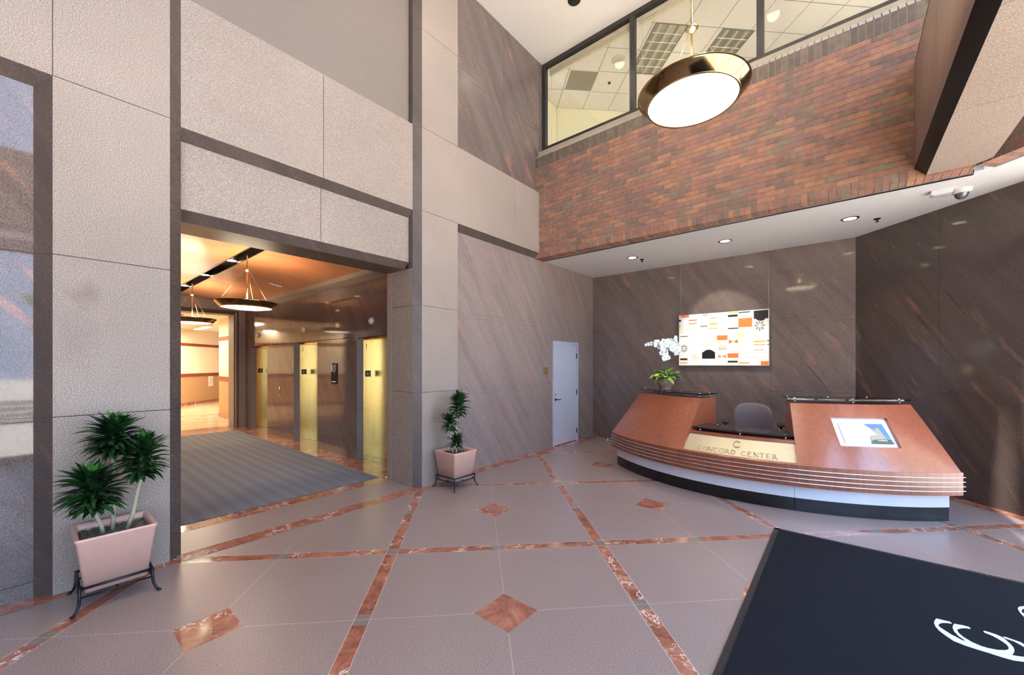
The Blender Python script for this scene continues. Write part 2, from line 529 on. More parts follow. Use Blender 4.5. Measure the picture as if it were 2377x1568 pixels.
# pier with its dark smudge at shoulder height
LGP = granite_light('light_granite_pier')
nt = LGP.node_tree; pb = nt.nodes['Principled BSDF']
src = pb.inputs['Base Color'].links[0].from_socket
def smudge(nt, pb, src, c, r, colr, amt):
    n = nt.nodes
    tc = n.new('ShaderNodeTexCoord'); mp = n.new('ShaderNodeVectorMath'); mp.operation = 'SUBTRACT'
    mp.inputs[1].default_value = c
    nt.links.new(tc.outputs['Object'], mp.inputs[0])
    sc = n.new('ShaderNodeVectorMath'); sc.operation = 'DIVIDE'; sc.inputs[1].default_value = r
    nt.links.new(mp.outputs[0], sc.inputs[0])
    ln = n.new('ShaderNodeVectorMath'); ln.operation = 'LENGTH'; nt.links.new(sc.outputs[0], ln.inputs[0])
    no = n.new('ShaderNodeTexNoise'); no.inputs['Scale'].default_value = 14; no.inputs['Detail'].default_value = 4
    nt.links.new(tc.outputs['Object'], no.inputs['Vector'])
    ad = n.new('ShaderNodeMath'); ad.operation = 'MULTIPLY_ADD'; ad.inputs[1].default_value = 1.6
    nt.links.new(no.outputs[0], ad.inputs[0]); nt.links.new(ln.outputs['Value'], ad.inputs[2])
    rp = n.new('ShaderNodeMapRange'); rp.inputs[1].default_value = 0.75; rp.inputs[2].default_value = 1.8
    rp.inputs[3].default_value = amt; rp.inputs[4].default_value = 0.0
    nt.links.new(ad.outputs[0], rp.inputs[0])
    mx = n.new('ShaderNodeMix'); mx.data_type = 'RGBA'
    nt.links.new(rp.outputs[0], mx.inputs[0]); nt.links.new(src, mx.inputs[6]); mx.inputs[7].default_value = colr
    nt.links.new(mx.outputs[2], pb.inputs['Base Color'])
    return mx.outputs[2]
o2 = smudge(nt, pb, src, (PX, 0.235, 2.23), (1, 0.13, 0.12), lin((92, 74, 66)), 0.55)
o2 = smudge(nt, pb, o2, (PX, 0.18, 1.9), (1, 0.15, 0.3), lin((110, 94, 88)), 0.3)
smudge(nt, pb, o2, (PX, 3.62, 1.02), (1, 0.12, 0.2), lin((112, 92, 80)), 0.5)
D.materials.remove(t.m)
panels(w, FL(PX), [0.073, 0.733], J, LGP)
chamfer_v(w, 0.733, PX, 0.823, PX - C9, 0, ZT, DGT, J)
w.box(-5.14, PX - C9 - 0.012, 0.1, 0.80, 0, ZT, JOINTD)
w.poly([(PX - C9, 0.823, 0), (-5.15, 0.823, 0), (-5.15, 0.823, ZT), (PX - C9, 0.823, ZT)], LG)
struct('wall_left', w)
# spandrel over the lobby opening
w = MB()
panels(w, FL(PX - C9), [0.823, 2.09, 3.305], [3.82, 5.0], LG)
panels(w, FL(PX - 2 * C9), [0.823, 2.10, 3.305], [3.115, 3.73], LG)
for (xa, za, xb, zb) in ((PX - C9, 3.82, PX - 2 * C9, 3.73), (PX - 2 * C9, 3.115, PX - 3 * C9, 3.025)):
    for ya, yb in ((0.823, 2.09), (2.094, 3.305)):
        w.poly([(xa, ya, za), (xa, yb, za), (xb, yb, zb), (xb, ya, zb)], DGT)
    w.poly([(xa - 0.002, 2.09, za), (xa - 0.002, 2.094, za), (xb - 0.002, 2.094, zb), (xb - 0.002, 2.09, zb)], JOINTD)
w.box(-5.15, PX - 3 * C9, 0.823, 2.089, 3.025, 3.10, DGT)
w.box(-5.15, PX - 3 * C9, 2.095, 3.305, 3.025, 3.10, DGT)
w.box(-5.15, PX - 3 * C9 + 0.01, 0.823, 3.305, 3.10, 3.9, JOINTD)
w.box(PX - 2 * C9 - 0.1, PX - C9 - 0.001, 0.823, 3.305, 4.985, 5.0, LG)
struct('wall_left', w)
w = MB()
w.box(-4.75, PX - 2 * C9, 0.823, 3.305, 5.0, ZT, TAUPE)
struct('wall_left', w)
# pier 2 with the jamb facing the camera
w = MB()
panels(w, lambda u, ww, z: (u, 3.305 - ww, z), [-5.15, PX - C9], [0, 1.31, 2.51, 3.025], LG)
w.poly([(PX - C9, 3.304, 3.025), (PX - 2.2 * C9, 3.304, 3.025), (PX - 2.2 * C9, 3.304, ZT), (PX - C9, 3.304, ZT)], DGT)
chamfer_v(w, 3.305, PX - C9, 3.395, PX, 0, ZT, DGT, J)
w.box(-5.14, PX - C9 - 0.012, 3.33, 4.045, 0, ZT, JOINTD)
panels(w, FL(PX), [3.395, 4.055], J, LGP)
w.poly([(PX, 4.055, 0), (-4.6, 4.055, 0), (-4.6, 4.055, ZT), (PX, 4.055, ZT)], LG)
struct('wall_left', w)
# light band over the dark wall, with its slanting underside
w = MB()
panels(w, FL(PX), [4.055, 5.39, 6.13], [3.82, 4.965], LG)
w.box(PX - 0.12, PX - 0.001, 4.055, 6.13, 4.955, 4.97, LG)
w.poly([(PX, 4.055, 3.82), (PX, 6.13, 3.82), (-4.56, 6.13, 3.735), (-4.56, 4.055, 3.735)], DGT)
w.poly([(PX, 6.13, 3.82), (PX, 6.13, 4.97), (-4.56, 6.13, 4.97), (-4.56, 6.13, 3.735)], LG)
struct('wall_left', w)
# dark granite with the steel door
ZD = [0, 1.225, 1.31, 2.43, 2.51, 3.77]
w = MB()
FW = FL(-4.56)
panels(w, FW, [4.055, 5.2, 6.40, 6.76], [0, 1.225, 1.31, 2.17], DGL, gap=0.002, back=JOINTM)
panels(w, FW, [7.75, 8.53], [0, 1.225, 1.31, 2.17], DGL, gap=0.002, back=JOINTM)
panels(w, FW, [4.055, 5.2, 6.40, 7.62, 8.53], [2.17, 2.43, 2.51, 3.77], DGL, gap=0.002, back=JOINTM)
struct('wall_left', w)
w = MB()
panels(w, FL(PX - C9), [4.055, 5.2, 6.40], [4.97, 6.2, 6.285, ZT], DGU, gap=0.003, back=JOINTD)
struct('wall_left', w)

# door
d = MB()
dx = -4.56
d.box(dx - 0.10, dx + 0.012, 6.752, 6.795, 0, 2.178, plain('door_frame_grey', (178, 178, 190), 0.45))
d.box(dx - 0.10, dx + 0.012, 7.715, 7.758, 0, 2.178, _mc['door_frame_grey'])
d.box(dx - 0.10, dx + 0.012, 6.795, 7.715, 2.135, 2.178, _mc['door_frame_grey'])
door = struct('door_1', d)
d = MB(); d.box(dx - 0.06, dx - 0.015, 6.80, 7.71, 0.012, 2.13, plain('door_leaf_grey', (186, 186, 198), 0.4, var=0.015)); d.build('door_leaf', door)
for z in (0.23, 1.08, 1.88):
    h = MB(); h.cyl((dx - 0.002, 7.712, z - 0.055), (dx - 0.002, 7.712, z + 0.055), 0.011, IRON); h.build('hinge', door)
h = MB(); h.cyl((dx - 0.015, 6.87, 0.97), (dx + 0.0, 6.87, 0.97), 0.028, plain('antique_brass', (110, 92, 60), 0.3, 1.0), seg=20)
h.tube([(dx - 0.01, 6.87, 0.97), (dx + 0.05, 6.87, 0.97), (dx + 0.06, 6.89, 0.97), (dx + 0.06, 6.98, 0.965)], 0.010, _mc['antique_brass'])
h.build('door_handle', door)
h = MB(); h.cyl((dx - 0.015, 6.87, 1.07), (dx - 0.004, 6.87, 1.07), 0.018, STEEL, seg=16); h.build('door_lock', door)
h = MB(); h.box(dx - 0.1, dx - 0.012, 6.80, 7.71, 0.0015, 0.011, BLKP); h.build('door_sweep', door)

# ---- back wall and diagonal wall
w = MB(); ZB = [0, 1.225, 1.31, 2.43, 2.51, 3.76]
panels(w, FB(8.45), [-4.64, -3.45, -2.23, -1.0, 0.15], ZB, DGB, gap=0.003, back=JOINTD)
w.box(0.10, 0.32, 8.47, 8.62, 0, 3.76, JOINTD)
struct('wall_back', w)
w = MB()
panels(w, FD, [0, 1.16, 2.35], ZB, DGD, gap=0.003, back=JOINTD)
struct('wall_right', w)

# ---- soffit ceiling over the desk
w = MB()
zc = 3.745
w.poly([(-4.56, 6.37, zc), (1.13, 6.37, zc), (FX, 7.5 - FX, zc), (FX, 8.6 - FX, zc), (0.15, 8.45, zc), (-4.56, 8.45, zc)], CEIL)
w.poly([(-4.56, 6.37, zc), (1.13, 6.37, zc), (1.13, 6.37, 3.9), (-4.56, 6.37, 3.9)], CEIL)
w.poly([(-4.56, 6.37, 3.95), (1.13, 6.37, 3.95), (FX, 7.5 - FX, 3.95), (FX, 8.6 - FX, 3.95), (0.15, 8.45, 3.95), (-4.56, 8.45, 3.95)], CEIL)
struct('ceiling', w)
w = MB()
w.box(-4.56, 1.05, 6.335, 6.352, 3.7185, 3.76, plain('aluminium_edge', (180, 178, 175), 0.4, 0.5))
w.box(-4.56, 1.06, 6.352, 6.405, 3.7185, 3.76, BLKP)
w.box(0, 0.95, 0.205, 0.232, 3.7185, 3.76, _mc['aluminium_edge'], lambda u, v, z: (1.06 + R2 * u + R2 * v - 0.03, 6.13 - R2 * u + R2 * v, z))
struct('trim_4', w)

# ---- brick wall
BR = [plain('brick_red', (130, 90, 74), 0.85, var=0.2), plain('brick_orange', (142, 100, 78), 0.85, var=0.2),
      plain('brick_rose', (122, 88, 78), 0.85, var=0.2), plain('brick_brown', (106, 84, 72), 0.85, var=0.25),
      plain('brick_plum', (112, 82, 78), 0.85, var=0.25), plain('brick_olive', (114, 98, 82), 0.85, var=0.2)]
BWT = [5, 4, 5, 4, 1.2, 1.2]
COPE = [plain('coping_brick', (100, 86, 74), 0.85, var=0.25), plain('coping_brick_dark', (86, 75, 66), 0.85, var=0.25)]
COPT = plain('coping_top_lit', (168, 156, 144), 0.85, var=0.1)  # slope of the same coping, coloured paler for the light falling on it
MORT = plain('mortar', (126, 116, 98), 0.95, var=0.1)
def brick_wall(F, U0, U1, depth=0.2, off=0.0):
    mb = MB()
    cw, ch = 0.2032, 0.0677
    g = 0.0048
    z0, zr, zs0, zt = 3.72, 3.825, 5.445, 5.64
    mb.box(U0, U1, -depth, -0.004, z0 + 0.004, zt - 0.003, MORT, F)
    # rowlock course along the bottom
    n = int((U1 - U0) / ch) + 1
    for i in range(n):
        a, b = U0 + i * ch + g, min(U0 + (i + 1) * ch - g, U1)
        if b - a < 0.01: continue
        mb.box(a, b, -depth - 0.002, 0, z0, zr - g, random.choices(BR, BWT)[0], F)
    rows = int(round((zs0 - zr) / ch)); chh = (zs0 - zr) / rows
    for r in range(rows):
        za, zb = zr + r * chh + g, zr + (r + 1) * chh - g
        u = U0 - (0.5 * cw if r % 2 else 0) - off
        while u < U1:
            a, b = max(u + g, U0), min(u + cw - g, U1)
            if b - a > 0.012:
                mb.box(a, b, -0.03, random.uniform(-0.0012, 0.001), za, zb, random.choices(BR, BWT)[0], F)
            u += cw
    for i in range(n):
        a, b = U0 + i * ch + g, min(U0 + (i + 1) * ch - g, U1)
        if b - a < 0.01: continue
        mb.box(a, b, -0.05, 0, zs0 + g, zt, random.choice(COPE), F)
        # sloping sill bricks
        b0 = [F(a, 0, zt), F(b, 0, zt), F(b, -0.215, 5.855), F(a, -0.215, 5.855)]
        mb.poly(b0, COPT)
    mb.poly([F(U0, -0.01, zt - 0.004), F(U1, -0.01, zt - 0.004), F(U1, -0.218, 5.848), F(U0, -0.218, 5.848)], MORT)
    mb.box(U0, U1, -0.4, -0.20, 3.9, 5.84, MORT, F)
    return mb
struct('wall_back', brick_wall(FB(6.13), -4.54, 1.03))
FBD = fr(1.03, 6.13, R2, -R2, -R2, -R2)
struct('wall_right', brick_wall(FBD, 0.0, 1.12, off=0.1))

# ---- upper window over the brick wall
yW = 6.35
g = MB()
g.box(-4.54, 1.12, yW, yW + 0.09, 5.86, 5.935, FRAME)
g.box(-4.54, 1.12, yW, yW + 0.09, 7.495, ZT, FRAME)
for x in (-4.54, -2.745, -0.92, 0.94):
    wv = 0.078 if x < -4 else 0.085
    g.box(x, x + wv, yW, yW + 0.09, 5.93, 7.50, FRAME)
win = struct('window_1', g)
g = MB(); g.box(-4.52, 1.10, yW + 0.04, yW + 0.05, 5.90, 7.53, GLASS); g.build('pane', win)
g = MB(); Fq = fr(1.12, 6.35, R2, -R2, -R2, -R2)
g.box(0, 0.98, -0.09, 0, 5.86, 5.935, FRAME, Fq); g.box(0, 0.98, -0.09, 0, 7.495, ZT, FRAME, Fq)
win2 = struct('window_2', g)
g = MB(); g.box(0, 0.98, -0.05, -0.04, 5.9, 7.53, GLASS, Fq); g.build('pane', win2)

# ---- office behind the window (grid ceiling turned 45 degrees)
OC = Vector((-5.05, 7.66, 0))
def FO(a, b, z): return (OC.x + R2 * a + R2 * b, OC.y + R2 * a - R2 * b, z)     # a along office back wall, b towards the window
oz = 7.60
o_ = MB()
TILE = plain('ceiling_tile', (226, 222, 212), 0.9, var=0.03)
TG = plain('ceiling_grid', (150, 146, 134), 0.6)
T6 = 0.597
def in_office(p): return p[1] > yW + 0.1 and p[0] > -5.1 and p[1] < 13
for i in range(-2, 14):
    for j in range(-8, 10):
        a0, b0 = i * T6, j * T6
        # swap: grid origin at the wall corner
        q = [FO(a0 + 0.006, b0 + 0.006, oz), FO(a0 + T6 - 0.006, b0 + 0.006, oz), FO(a0 + T6 - 0.006, b0 + T6 - 0.006, oz), FO(a0 + 0.006, b0 + T6 - 0.006, oz)]
        if b0 < -0.1: continue
        if min(p[1] for p in q) < yW + 0.06: 
            # clip simply: push vertices to the window line
            if max(p[1] for p in q) < yW + 0.1: continue
            q = [(p[0], max(p[1], yW + 0.06), p[2]) for p in q]
        q = [(max(p[0], -5.06), p[1], p[2]) for p in q]
        o_.poly(q, TILE)
o_.box(-5.1, 7.5, yW + 0.05, 14, oz + 0.004, oz + 0.05, TG)
struct('ceiling', o_)
o_ = MB()
o_.box(0, 9, -0.1, 0.0, 5.8, oz, OFFW, FO)
o_.box(-5.2, -5.06, yW + 0.08, 7.75, 5.8, oz, OFFW)
struct('wall_back', o_)
o_ = MB(); o_.box(-5.2, 7.5, yW - 0.1, 14, 5.70, 5.82, plain('office_carpet', (150, 140, 120), 0.95))
struct('floor', o_)
# troffers, vent, speaker and detector in the office ceiling
tf = plain('troffer_frame', (110, 108, 98), 0.5)
lv = plain('troffer_louver', (150, 145, 124), 0.35, 0.6)
LVD = plain('troffer_cell', (118, 113, 96), 0.5, 0.1)
for (a, b, lbl, n) in ((6, 0, 'parabolic ceiling light of six cell rows beside the left window mullion', 6), (0, 0, '', 0)):
    pass
def troffer(corner, label):
    th_ = thing('ceiling_light', (corner[0], corner[1], oz), label, 'ceiling light', group='troffers in the office ceiling')
    def Fp(a, b, z): return (corner[0] + R2 * a - R2 * b, corner[1] + R2 * a + R2 * b, z)
    m = MB()
    wd, ln = 0.585, 1.18
    for (a0, a1, b0, b1) in ((0, wd, 0, 0.014), (0, wd, ln - 0.014, ln), (0, 0.014, 0, ln), (wd - 0.014, wd, 0, ln)):
        m.box(a0, a1, b0, b1, oz - 0.012, oz - 0.001, tf, Fp)
    local(m.build('light_frame', th_), (corner[0], corner[1], oz))
    m = MB()
    for k in range(1, 6):
        m.box(0.015, wd - 0.015, k * ln / 6 - 0.005, k * ln / 6 + 0.005, oz - 0.014, oz - 0.002, WHITEP, Fp)
    local(m.build('cross_louver', th_), (corner[0], corner[1], oz))
    m = MB()
    for k in range(6):
        for j in range(3):
            a0 = 0.02 + j * (wd - 0.04) / 3; a1 = a0 + (wd - 0.04) / 3; am = (a0 + a1) / 2
            b0 = k * ln / 6 + 0.006; b1 = (k + 1) * ln / 6 - 0.006
            m.poly([Fp(a0, b0, oz - 0.01), Fp(a0, b1, oz - 0.01), Fp(am - 0.03, b1, oz - 0.003), Fp(am - 0.03, b0, oz - 0.003)], LVD)
            m.poly([Fp(a1, b0, oz - 0.01), Fp(a1, b1, oz - 0.01), Fp(am + 0.03, b1, oz - 0.003), Fp(am + 0.03, b0, oz - 0.003)], lv)
            m.poly([Fp(am - 0.03, b0, oz - 0.003), Fp(am - 0.03, b1, oz - 0.003), Fp(am + 0.03, b1, oz - 0.003), Fp(am + 0.03, b0, oz - 0.003)], plain('troffer_tube', (172, 168, 146), 0.5))
    local(m.build('louver', th_), (corner[0], corner[1], oz))
troffer((-2.481, 6.843), 'unlit parabolic troffer in the office ceiling, nearer the left window mullion')
troffer((-1.617, 7.715), 'unlit parabolic troffer in the office ceiling, just right of the pendant rod')
def Fv(a, b, z): return (-4.606 + R2 * a + R2 * b, 7.250 + R2 * a - R2 * b, z)
v = thing('ceiling_vent', (-4.2, 7.25, oz), 'square grey return vent in the office ceiling grid', 'vent')
m = MB(); m.box(0.01, T6 - 0.01, 0.01, T6 - 0.01, oz - 0.008, oz - 0.001, plain('vent_grey', (140, 132, 118), 0.6), Fv); local(m.build('vent_panel', v), v.location)
m = MB(); m.box(0, T6, 0, 0.014, oz - 0.012, oz - 0.001, WHITEP, Fv); m.box(0, T6, T6 - 0.014, T6, oz - 0.012, oz - 0.001, WHITEP, Fv)
m.box(0, 0.014, 0, T6, oz - 0.012, oz - 0.001, WHITEP, Fv); m.box(T6 - 0.014, T6, 0, T6, oz - 0.012, oz - 0.001, WHITEP, Fv)
local(m.build('vent_frame', v), v.location)
m = MB(); m.lathe([(0.0, -0.008), (0.12, -0.008), (0.13, 0.0)], plain('speaker_grille', (196, 192, 180), 0.7), (-3.345, 7.207, oz), 28)
tag(m.build('ceiling_speaker'), 'round pale speaker grille in the office ceiling left of the mullion', 'speaker')
m = MB(); m.lathe([(0.0, -0.03), (0.02, -0.028), (0.028, -0.01), (0.035, 0.0)], BLKP, (-3.763, 7.683, oz), 16)
tag(m.build('sprinkler_head'), 'small dark sprinkler head in the office ceiling beside the grey vent', 'sprinkler')
# raised blinds behind the panes
BL = plain('blind_slats', (222, 212, 184), 0.6)
for (x0, x1, lb) in ((-4.44, -2.78, 'raised cream blind at the top of the leftmost upper window pane'),
                     (-2.63, -0.96, 'raised cream blind at the top of the upper window pane behind the pendant'),
                     (-0.80, 0.90, 'raised cream blind at the top of the right-hand upper window pane')):
    t_ = thing('window_blind', ((x0 + x1) / 2, yW + 0.13, 7.42), lb, 'blind', group='raised blinds')
    m = MB(); m.box(x0, x1, yW + 0.10, yW + 0.16, 7.43, 7.49, BL); local(m.build('head_rail', t_), t_.location)
    m = MB()
    for k in range(5): m.box(x0 + 0.01, x1 - 0.01, yW + 0.105, yW + 0.155, 7.36 + k * 0.013, 7.368 + k * 0.013, BL)
    local(m.build('slats', t_), t_.location)
    m = MB(); m.cyl((x0 + 0.06, yW + 0.10, 7.4), (x0 + 0.06, yW + 0.10, 6.1), 0.003, BL, seg=6); local(m.build('cord', t_), t_.location)

light('office_fill', 'POINT', (-2.6, 8.0, 6.1), 34, (1.0, 0.93, 0.84), 0.25)  # unseen point lights added below the sight line to brighten the office
light('office_fill', 'POINT', (0.6, 8.0, 6.1), 30, (1.0, 0.93, 0.84), 0.25)
# ---- main ceiling
m = MB()
m.poly([(-4.8, YR, ZT), (FX, YR, ZT), (FX, 7.47 - FX, ZT), (1.12, yW, ZT), (-4.8, yW, ZT)], CEIL)
m.poly([(-4.8, YR, ZT + 0.25), (FX, YR, ZT + 0.25), (FX, 7.47 - FX, ZT + 0.25), (1.12, yW, ZT + 0.25), (-4.8, yW, ZT + 0.25)], CEIL)
struct('ceiling', m)

# ---- beam
bx0, bx1 = 0.591, 1.142
m = MB()
ys = [-5, -3.7, -2.5, -1.3, -0.1, 1.1, 2.3, 3.5, 4.75, 6.13]
panels(m, lambda u, w_, z: (bx0 - w_ * 1.0 + 0, u, z), ys, [3.83, 4.97], granite_dark('beam_granite', 0, 1, 0.4, 1.25, vein=0.2))
for a, b in zip(ys[:-1], ys[1:]):
    m.box(bx0 + 0.092, bx1 - 0.01, a + 0.002, b - 0.002, 3.735, 3.76, LGS)
m.box(bx0 + 0.10, bx1 - 0.02, -5, 6.13, 3.76, 4.96, JOINTD)
m.poly([(bx0, -5, 3.83), (bx0, 6.13, 3.83), (bx0 + 0.092, 6.13, 3.735), (bx0 + 0.092, -5, 3.735)], BLK)
m.poly([(bx1, -5, 3.745), (bx1, 6.13, 3.745), (bx1 - 0.01, 6.13, 3.735), (bx1 - 0.01, -5, 3.735)], BLK)
m.box(bx1 - 0.02, bx1, -5, 6.13, 3.745, 4.97, LG)
m.box(bx0, bx1, -5, 6.13, 4.95, 4.97, LG)
struct('trim_5', m)

# ---- rear wall and glazed street side
m = MB()
panels(m, lambda u, w_, z: (u, YR + w_, z), [-4.8, -3, -1.2, 0.6, FX], J, LG)
struct('wall_rear', m)
g = MB()
y0f, y1f = YR, 8.6 - FX
g.box(FX, FX + 0.1, y0f, y1f, 0.0, 0.12, FRAME)
g.box(FX, FX + 0.1, y0f, y1f, 3.62, 3.86, FRAME)
g.box(FX, FX + 0.1, y0f, y1f, 7.42, ZT, FRAME)
n = 7
for i in range(n + 1):
    y = y0f + (y1f - y0f) * i / n
    g.box(FX, FX + 0.1, y - 0.035, y + 0.035, 0, ZT, FRAME)
gl = struct('window_3', g)
g = MB(); g.box(FX + 0.045, FX + 0.055, y0f, y1f, 0.1, 7.5, GLASS); g.build('pane', gl)

# ================================================================== ELEVATOR LOBBY
EY = 3.63
w = MB()
ex = [-13.2, -12.02, -10.876, -9.304, -8.16, -6.618, -5.474, -5.15]
FE = FB(EY)
for a, b in ((0, 1), (2, 3), (4, 5), (6, 7)):
    us = [ex[a], ex[b]]
    if a == 2: us = [ex[2], -10.09, ex[3]]
    panels(w, FE, us, [0, 0.30, 1.22, 1.31, 2.18], DGE, gap=0.003, back=JOINTD)
panels(w, FE, [ex[0], -12.2, -10.87, -9.5, -8.15, -6.9, -5.15], [2.17, 2.51, 3.14], DGE, gap=0.003, back=JOINTD)
struct('wall_lobby', w)
# stone cove over the elevator wall
w = MB()
for a, b in ((-13.2, -9.2), (-9.19, -5.15)):
    w.box(a, b, 3.45, 3.70, 3.17, 3.40, LG)
    w.poly([(a, 3.45, 3.165), (b, 3.45, 3.165), (b, 3.63, 3.13), (a, 3.63, 3.13)], LGS)
struct('trim_6', w)
JAMB = BRASS
DOORB = plain('elevator_door_brass', (238, 218, 166), 0.3, 1.0, var=0.03)
floor_no = {0: '5', 1: '3', 2: '1'}
def glyph(ch):
    S = {'A': [[(0, 0), (0.5, 1), (1, 0)], [(0.22, 0.4), (0.78, 0.4)]], '1': [[(0.3, 0.8), (0.5, 1), (0.5, 0)]],
         '3': [[(0.1, 0.85), (0.5, 1), (0.85, 0.78), (0.45, 0.55), (0.9, 0.28), (0.5, 0), (0.08, 0.15)]],
         '*': [[(0.5, 0), (0.5, 1)], [(0.05, 0.25), (0.95, 0.75)], [(0.05, 0.75), (0.95, 0.25)]],
         '5': [[(0.85, 1), (0.2, 1), (0.15, 0.55), (0.6, 0.6), (0.9, 0.3), (0.5, 0), (0.1, 0.12)]]}
    return S[ch]
def strokes(mb, text, F, size, rad, mat, adv=0.8):
    """strokes in the plane; F(u,v)->point"""
    u0 = 0
    for ch in text:
        if ch != ' ':
            for st in glyph(ch):
                mb.tube([F(u0 + p * size * 0.62, q * size) for p, q in st], rad, mat, 5)
        u0 += size * adv
    return mb
for k, (xl, xr) in enumerate(((-12.02, -10.876), (-9.304, -8.16), (-6.618, -5.474))):
    m = MB()
    # stone reveal
    m.box(xl - 0.01, xl + 0.003, EY + 0.003, EY + 0.125, 0, 2.17, LG); m.box(xr - 0.003, xr + 0.01, EY + 0.005, EY + 0.125, 0, 2.17, LG)
    m.box(xl - 0.01, xr + 0.01, EY + 0.005, EY + 0.125, 2.17, 2.18, DGT)
    dr = struct('door_%d' % (k + 2), m)
    m = MB()
    m.box(xl - 0.03, xl + 0.004, EY + 0.125, 3.95, 0, 2.15, JAMB); m.box(xr - 0.004, xr + 0.03, EY + 0.125, 3.95, 0, 2.15, JAMB)
    m.box(xl - 0.03, xr + 0.03, EY + 0.125, 3.95, 2.135, 2.17, JAMB)
    m.build('door_frame', dr)
    xm = (xl + xr) / 2
    m = MB(); m.box(xl + 0.004, xm - 0.003, 3.945, 3.975, 0.006, 2.135, DOORB); m.build('door_leaf', dr)
    m = MB(); m.box(xm + 0.003, xr - 0.004, 3.945, 3.975, 0.006, 2.135, DOORB); m.build('door_leaf', dr)
    m = MB(); m.box(xl, xr, EY + 0.13, 3.99, 0.0008, 0.004, MARBLE); m.build('door_sill', dr)
    if k:
        m = MB(); strokes(m, floor_no[k], lambda u, v_: (xl + 0.006, EY + 0.16 + u, 1.99 + v_), 0.08, 0.003, plain('engraved', (96, 78, 40), 0.5, 0.5)); m.build('floor_number', dr)
    # raised floor plate on the jamb
    pl = thing('floor_plate', (xl + 0.004, EY + 0.21, 1.47), ['black star and 1 floor plate on the farthest elevator jamb', 'black star and 1 floor plate on the middle elevator jamb', 'black star and 1 floor plate on the nearest elevator jamb'][k], 'sign', group='floor plates on the elevator jambs')
    m = MB(); m.box(xl + 0.004, xl + 0.008, EY + 0.16, EY + 0.27, 1.475, 1.585, BLKP); local(m.build('plate', pl), pl.location)
    m = MB(); strokes(m, '*1', lambda u, v_: (xl + 0.009, EY + 0.185 + u, 1.50 + v_), 0.06, 0.004, WHITEP, 0.72); local(m.build('raised_lettering', pl), pl.location)
# hall lanterns
for k, x in enumerate((-11.483, -8.776, -6.124)):
    lt_ = thing('hall_lantern', (x, EY, 2.43), ['white oval hall lantern over the farthest elevator', 'white oval hall lantern over the middle elevator', 'white oval hall lantern over the nearest elevator'][k], 'indicator light', group='hall lanterns over the elevators')
    m = MB(); m.lathe([(0.0, 0.05), (0.03, 0.045), (0.05, 0.028), (0.058, 0.0)], WHITEP, (0, 0, 0), 20, F=lambda a, b, c, x=x: (x + a, EY - c, 2.43 + b)); local(m.build('lens', lt_), lt_.location)
    m = MB(); m.lathe([(0.058, 0.008), (0.064, 0.006), (0.066, 0.0)], BRASS, (0, 0, 0), 20, F=lambda a, b, c, x=x: (x + a, EY - c, 2.43 + b)); local(m.build('rim', lt_), lt_.location)
# key switch
t_ = thing('key_switch', (-10.105, EY, 1.066), 'oval brass key switch plate with dark keyhole on the elevator wall', 'switch')
m = MB(); m.lathe([(0, 0.008), (0.05, 0.007), (0.056, 0.0)], BRASS, seg=28, F=lambda a, b, c: (-10.105 + a, EY - c, 1.066 + b * 1.9)); local(m.build('switch_plate', t_), t_.location)
m = MB(); m.lathe([(0, 0.014), (0.018, 0.012), (0.022, 0.006)], BLKP, seg=16, F=lambda a, b, c: (-10.105 + a, EY - c, 1.07 + b)); m.box(-10.113, -10.097, EY - 0.012, EY - 0.006, 1.01, 1.06, BLKP); local(m.build('keyhole', t_), t_.location)
# black evacuation sign
t_ = thing('wall_sign', (-7.43, EY, 1.33), 'tall black notice with white lines between two elevator doors', 'sign')
m = MB(); m.box(-7.545, -7.315, EY - 0.012, EY, 1.33, 1.715, plain('matte_black_sign', (14, 14, 15), 0.7, spec=0.15)); local(m.build('sign_panel', t_), t_.location)
m = MB()
m.box(-7.535, -7.49, EY - 0.016, EY - 0.012, 1.56, 1.70, plain('sign_pale', (190, 196, 170), 0.5))
for i in range(9):
    m.box(-7.46, -7.46 + (0.12, 0.1, 0.13, 0.09, 0.12, 0.11, 0.1, 0.08, 0.06)[i], EY - 0.014, EY - 0.012, 1.685 - i * 0.018, 1.690 - i * 0.018, WHITEP)
m.box(-7.52, -7.35, EY - 0.014, EY - 0.012, 1.36, 1.375, WHITEP)
m.tube([(-7.44, EY - 0.013, 1.43), (-7.41, EY - 0.013, 1.46), (-7.42, EY - 0.013, 1.50), (-7.38, EY - 0.013, 1.53)], 0.003, plain('sign_grey', (110, 110, 110), 0.5), 5)
local(m.build('sign_lettering', t_), t_.location)

# left wall of lobby, front interior wall
w = MB()
w.box(-13.2, -5.15, 0.35, 0.5, 0, 3.6, DGE)
for xl in (-12.02, -9.304, -6.618): w.box(xl, xl + 1.144, 0.49, 0.505, 0, 2.13, plain('elevator_door_brass', (238, 218, 166), 0.3, 1.0, var=0.03))
w.box(-5.15, -5.05, 0.4, 0.83, 0, 3.7, LG)
w.box(-5.15, -5.05, 3.30, 3.64, 0, 3.7, LG)
w.box(-5.15, -4.98, 0.4, 3.64, 3.09, 3.7, LG)
struct('wall_lobby', w)
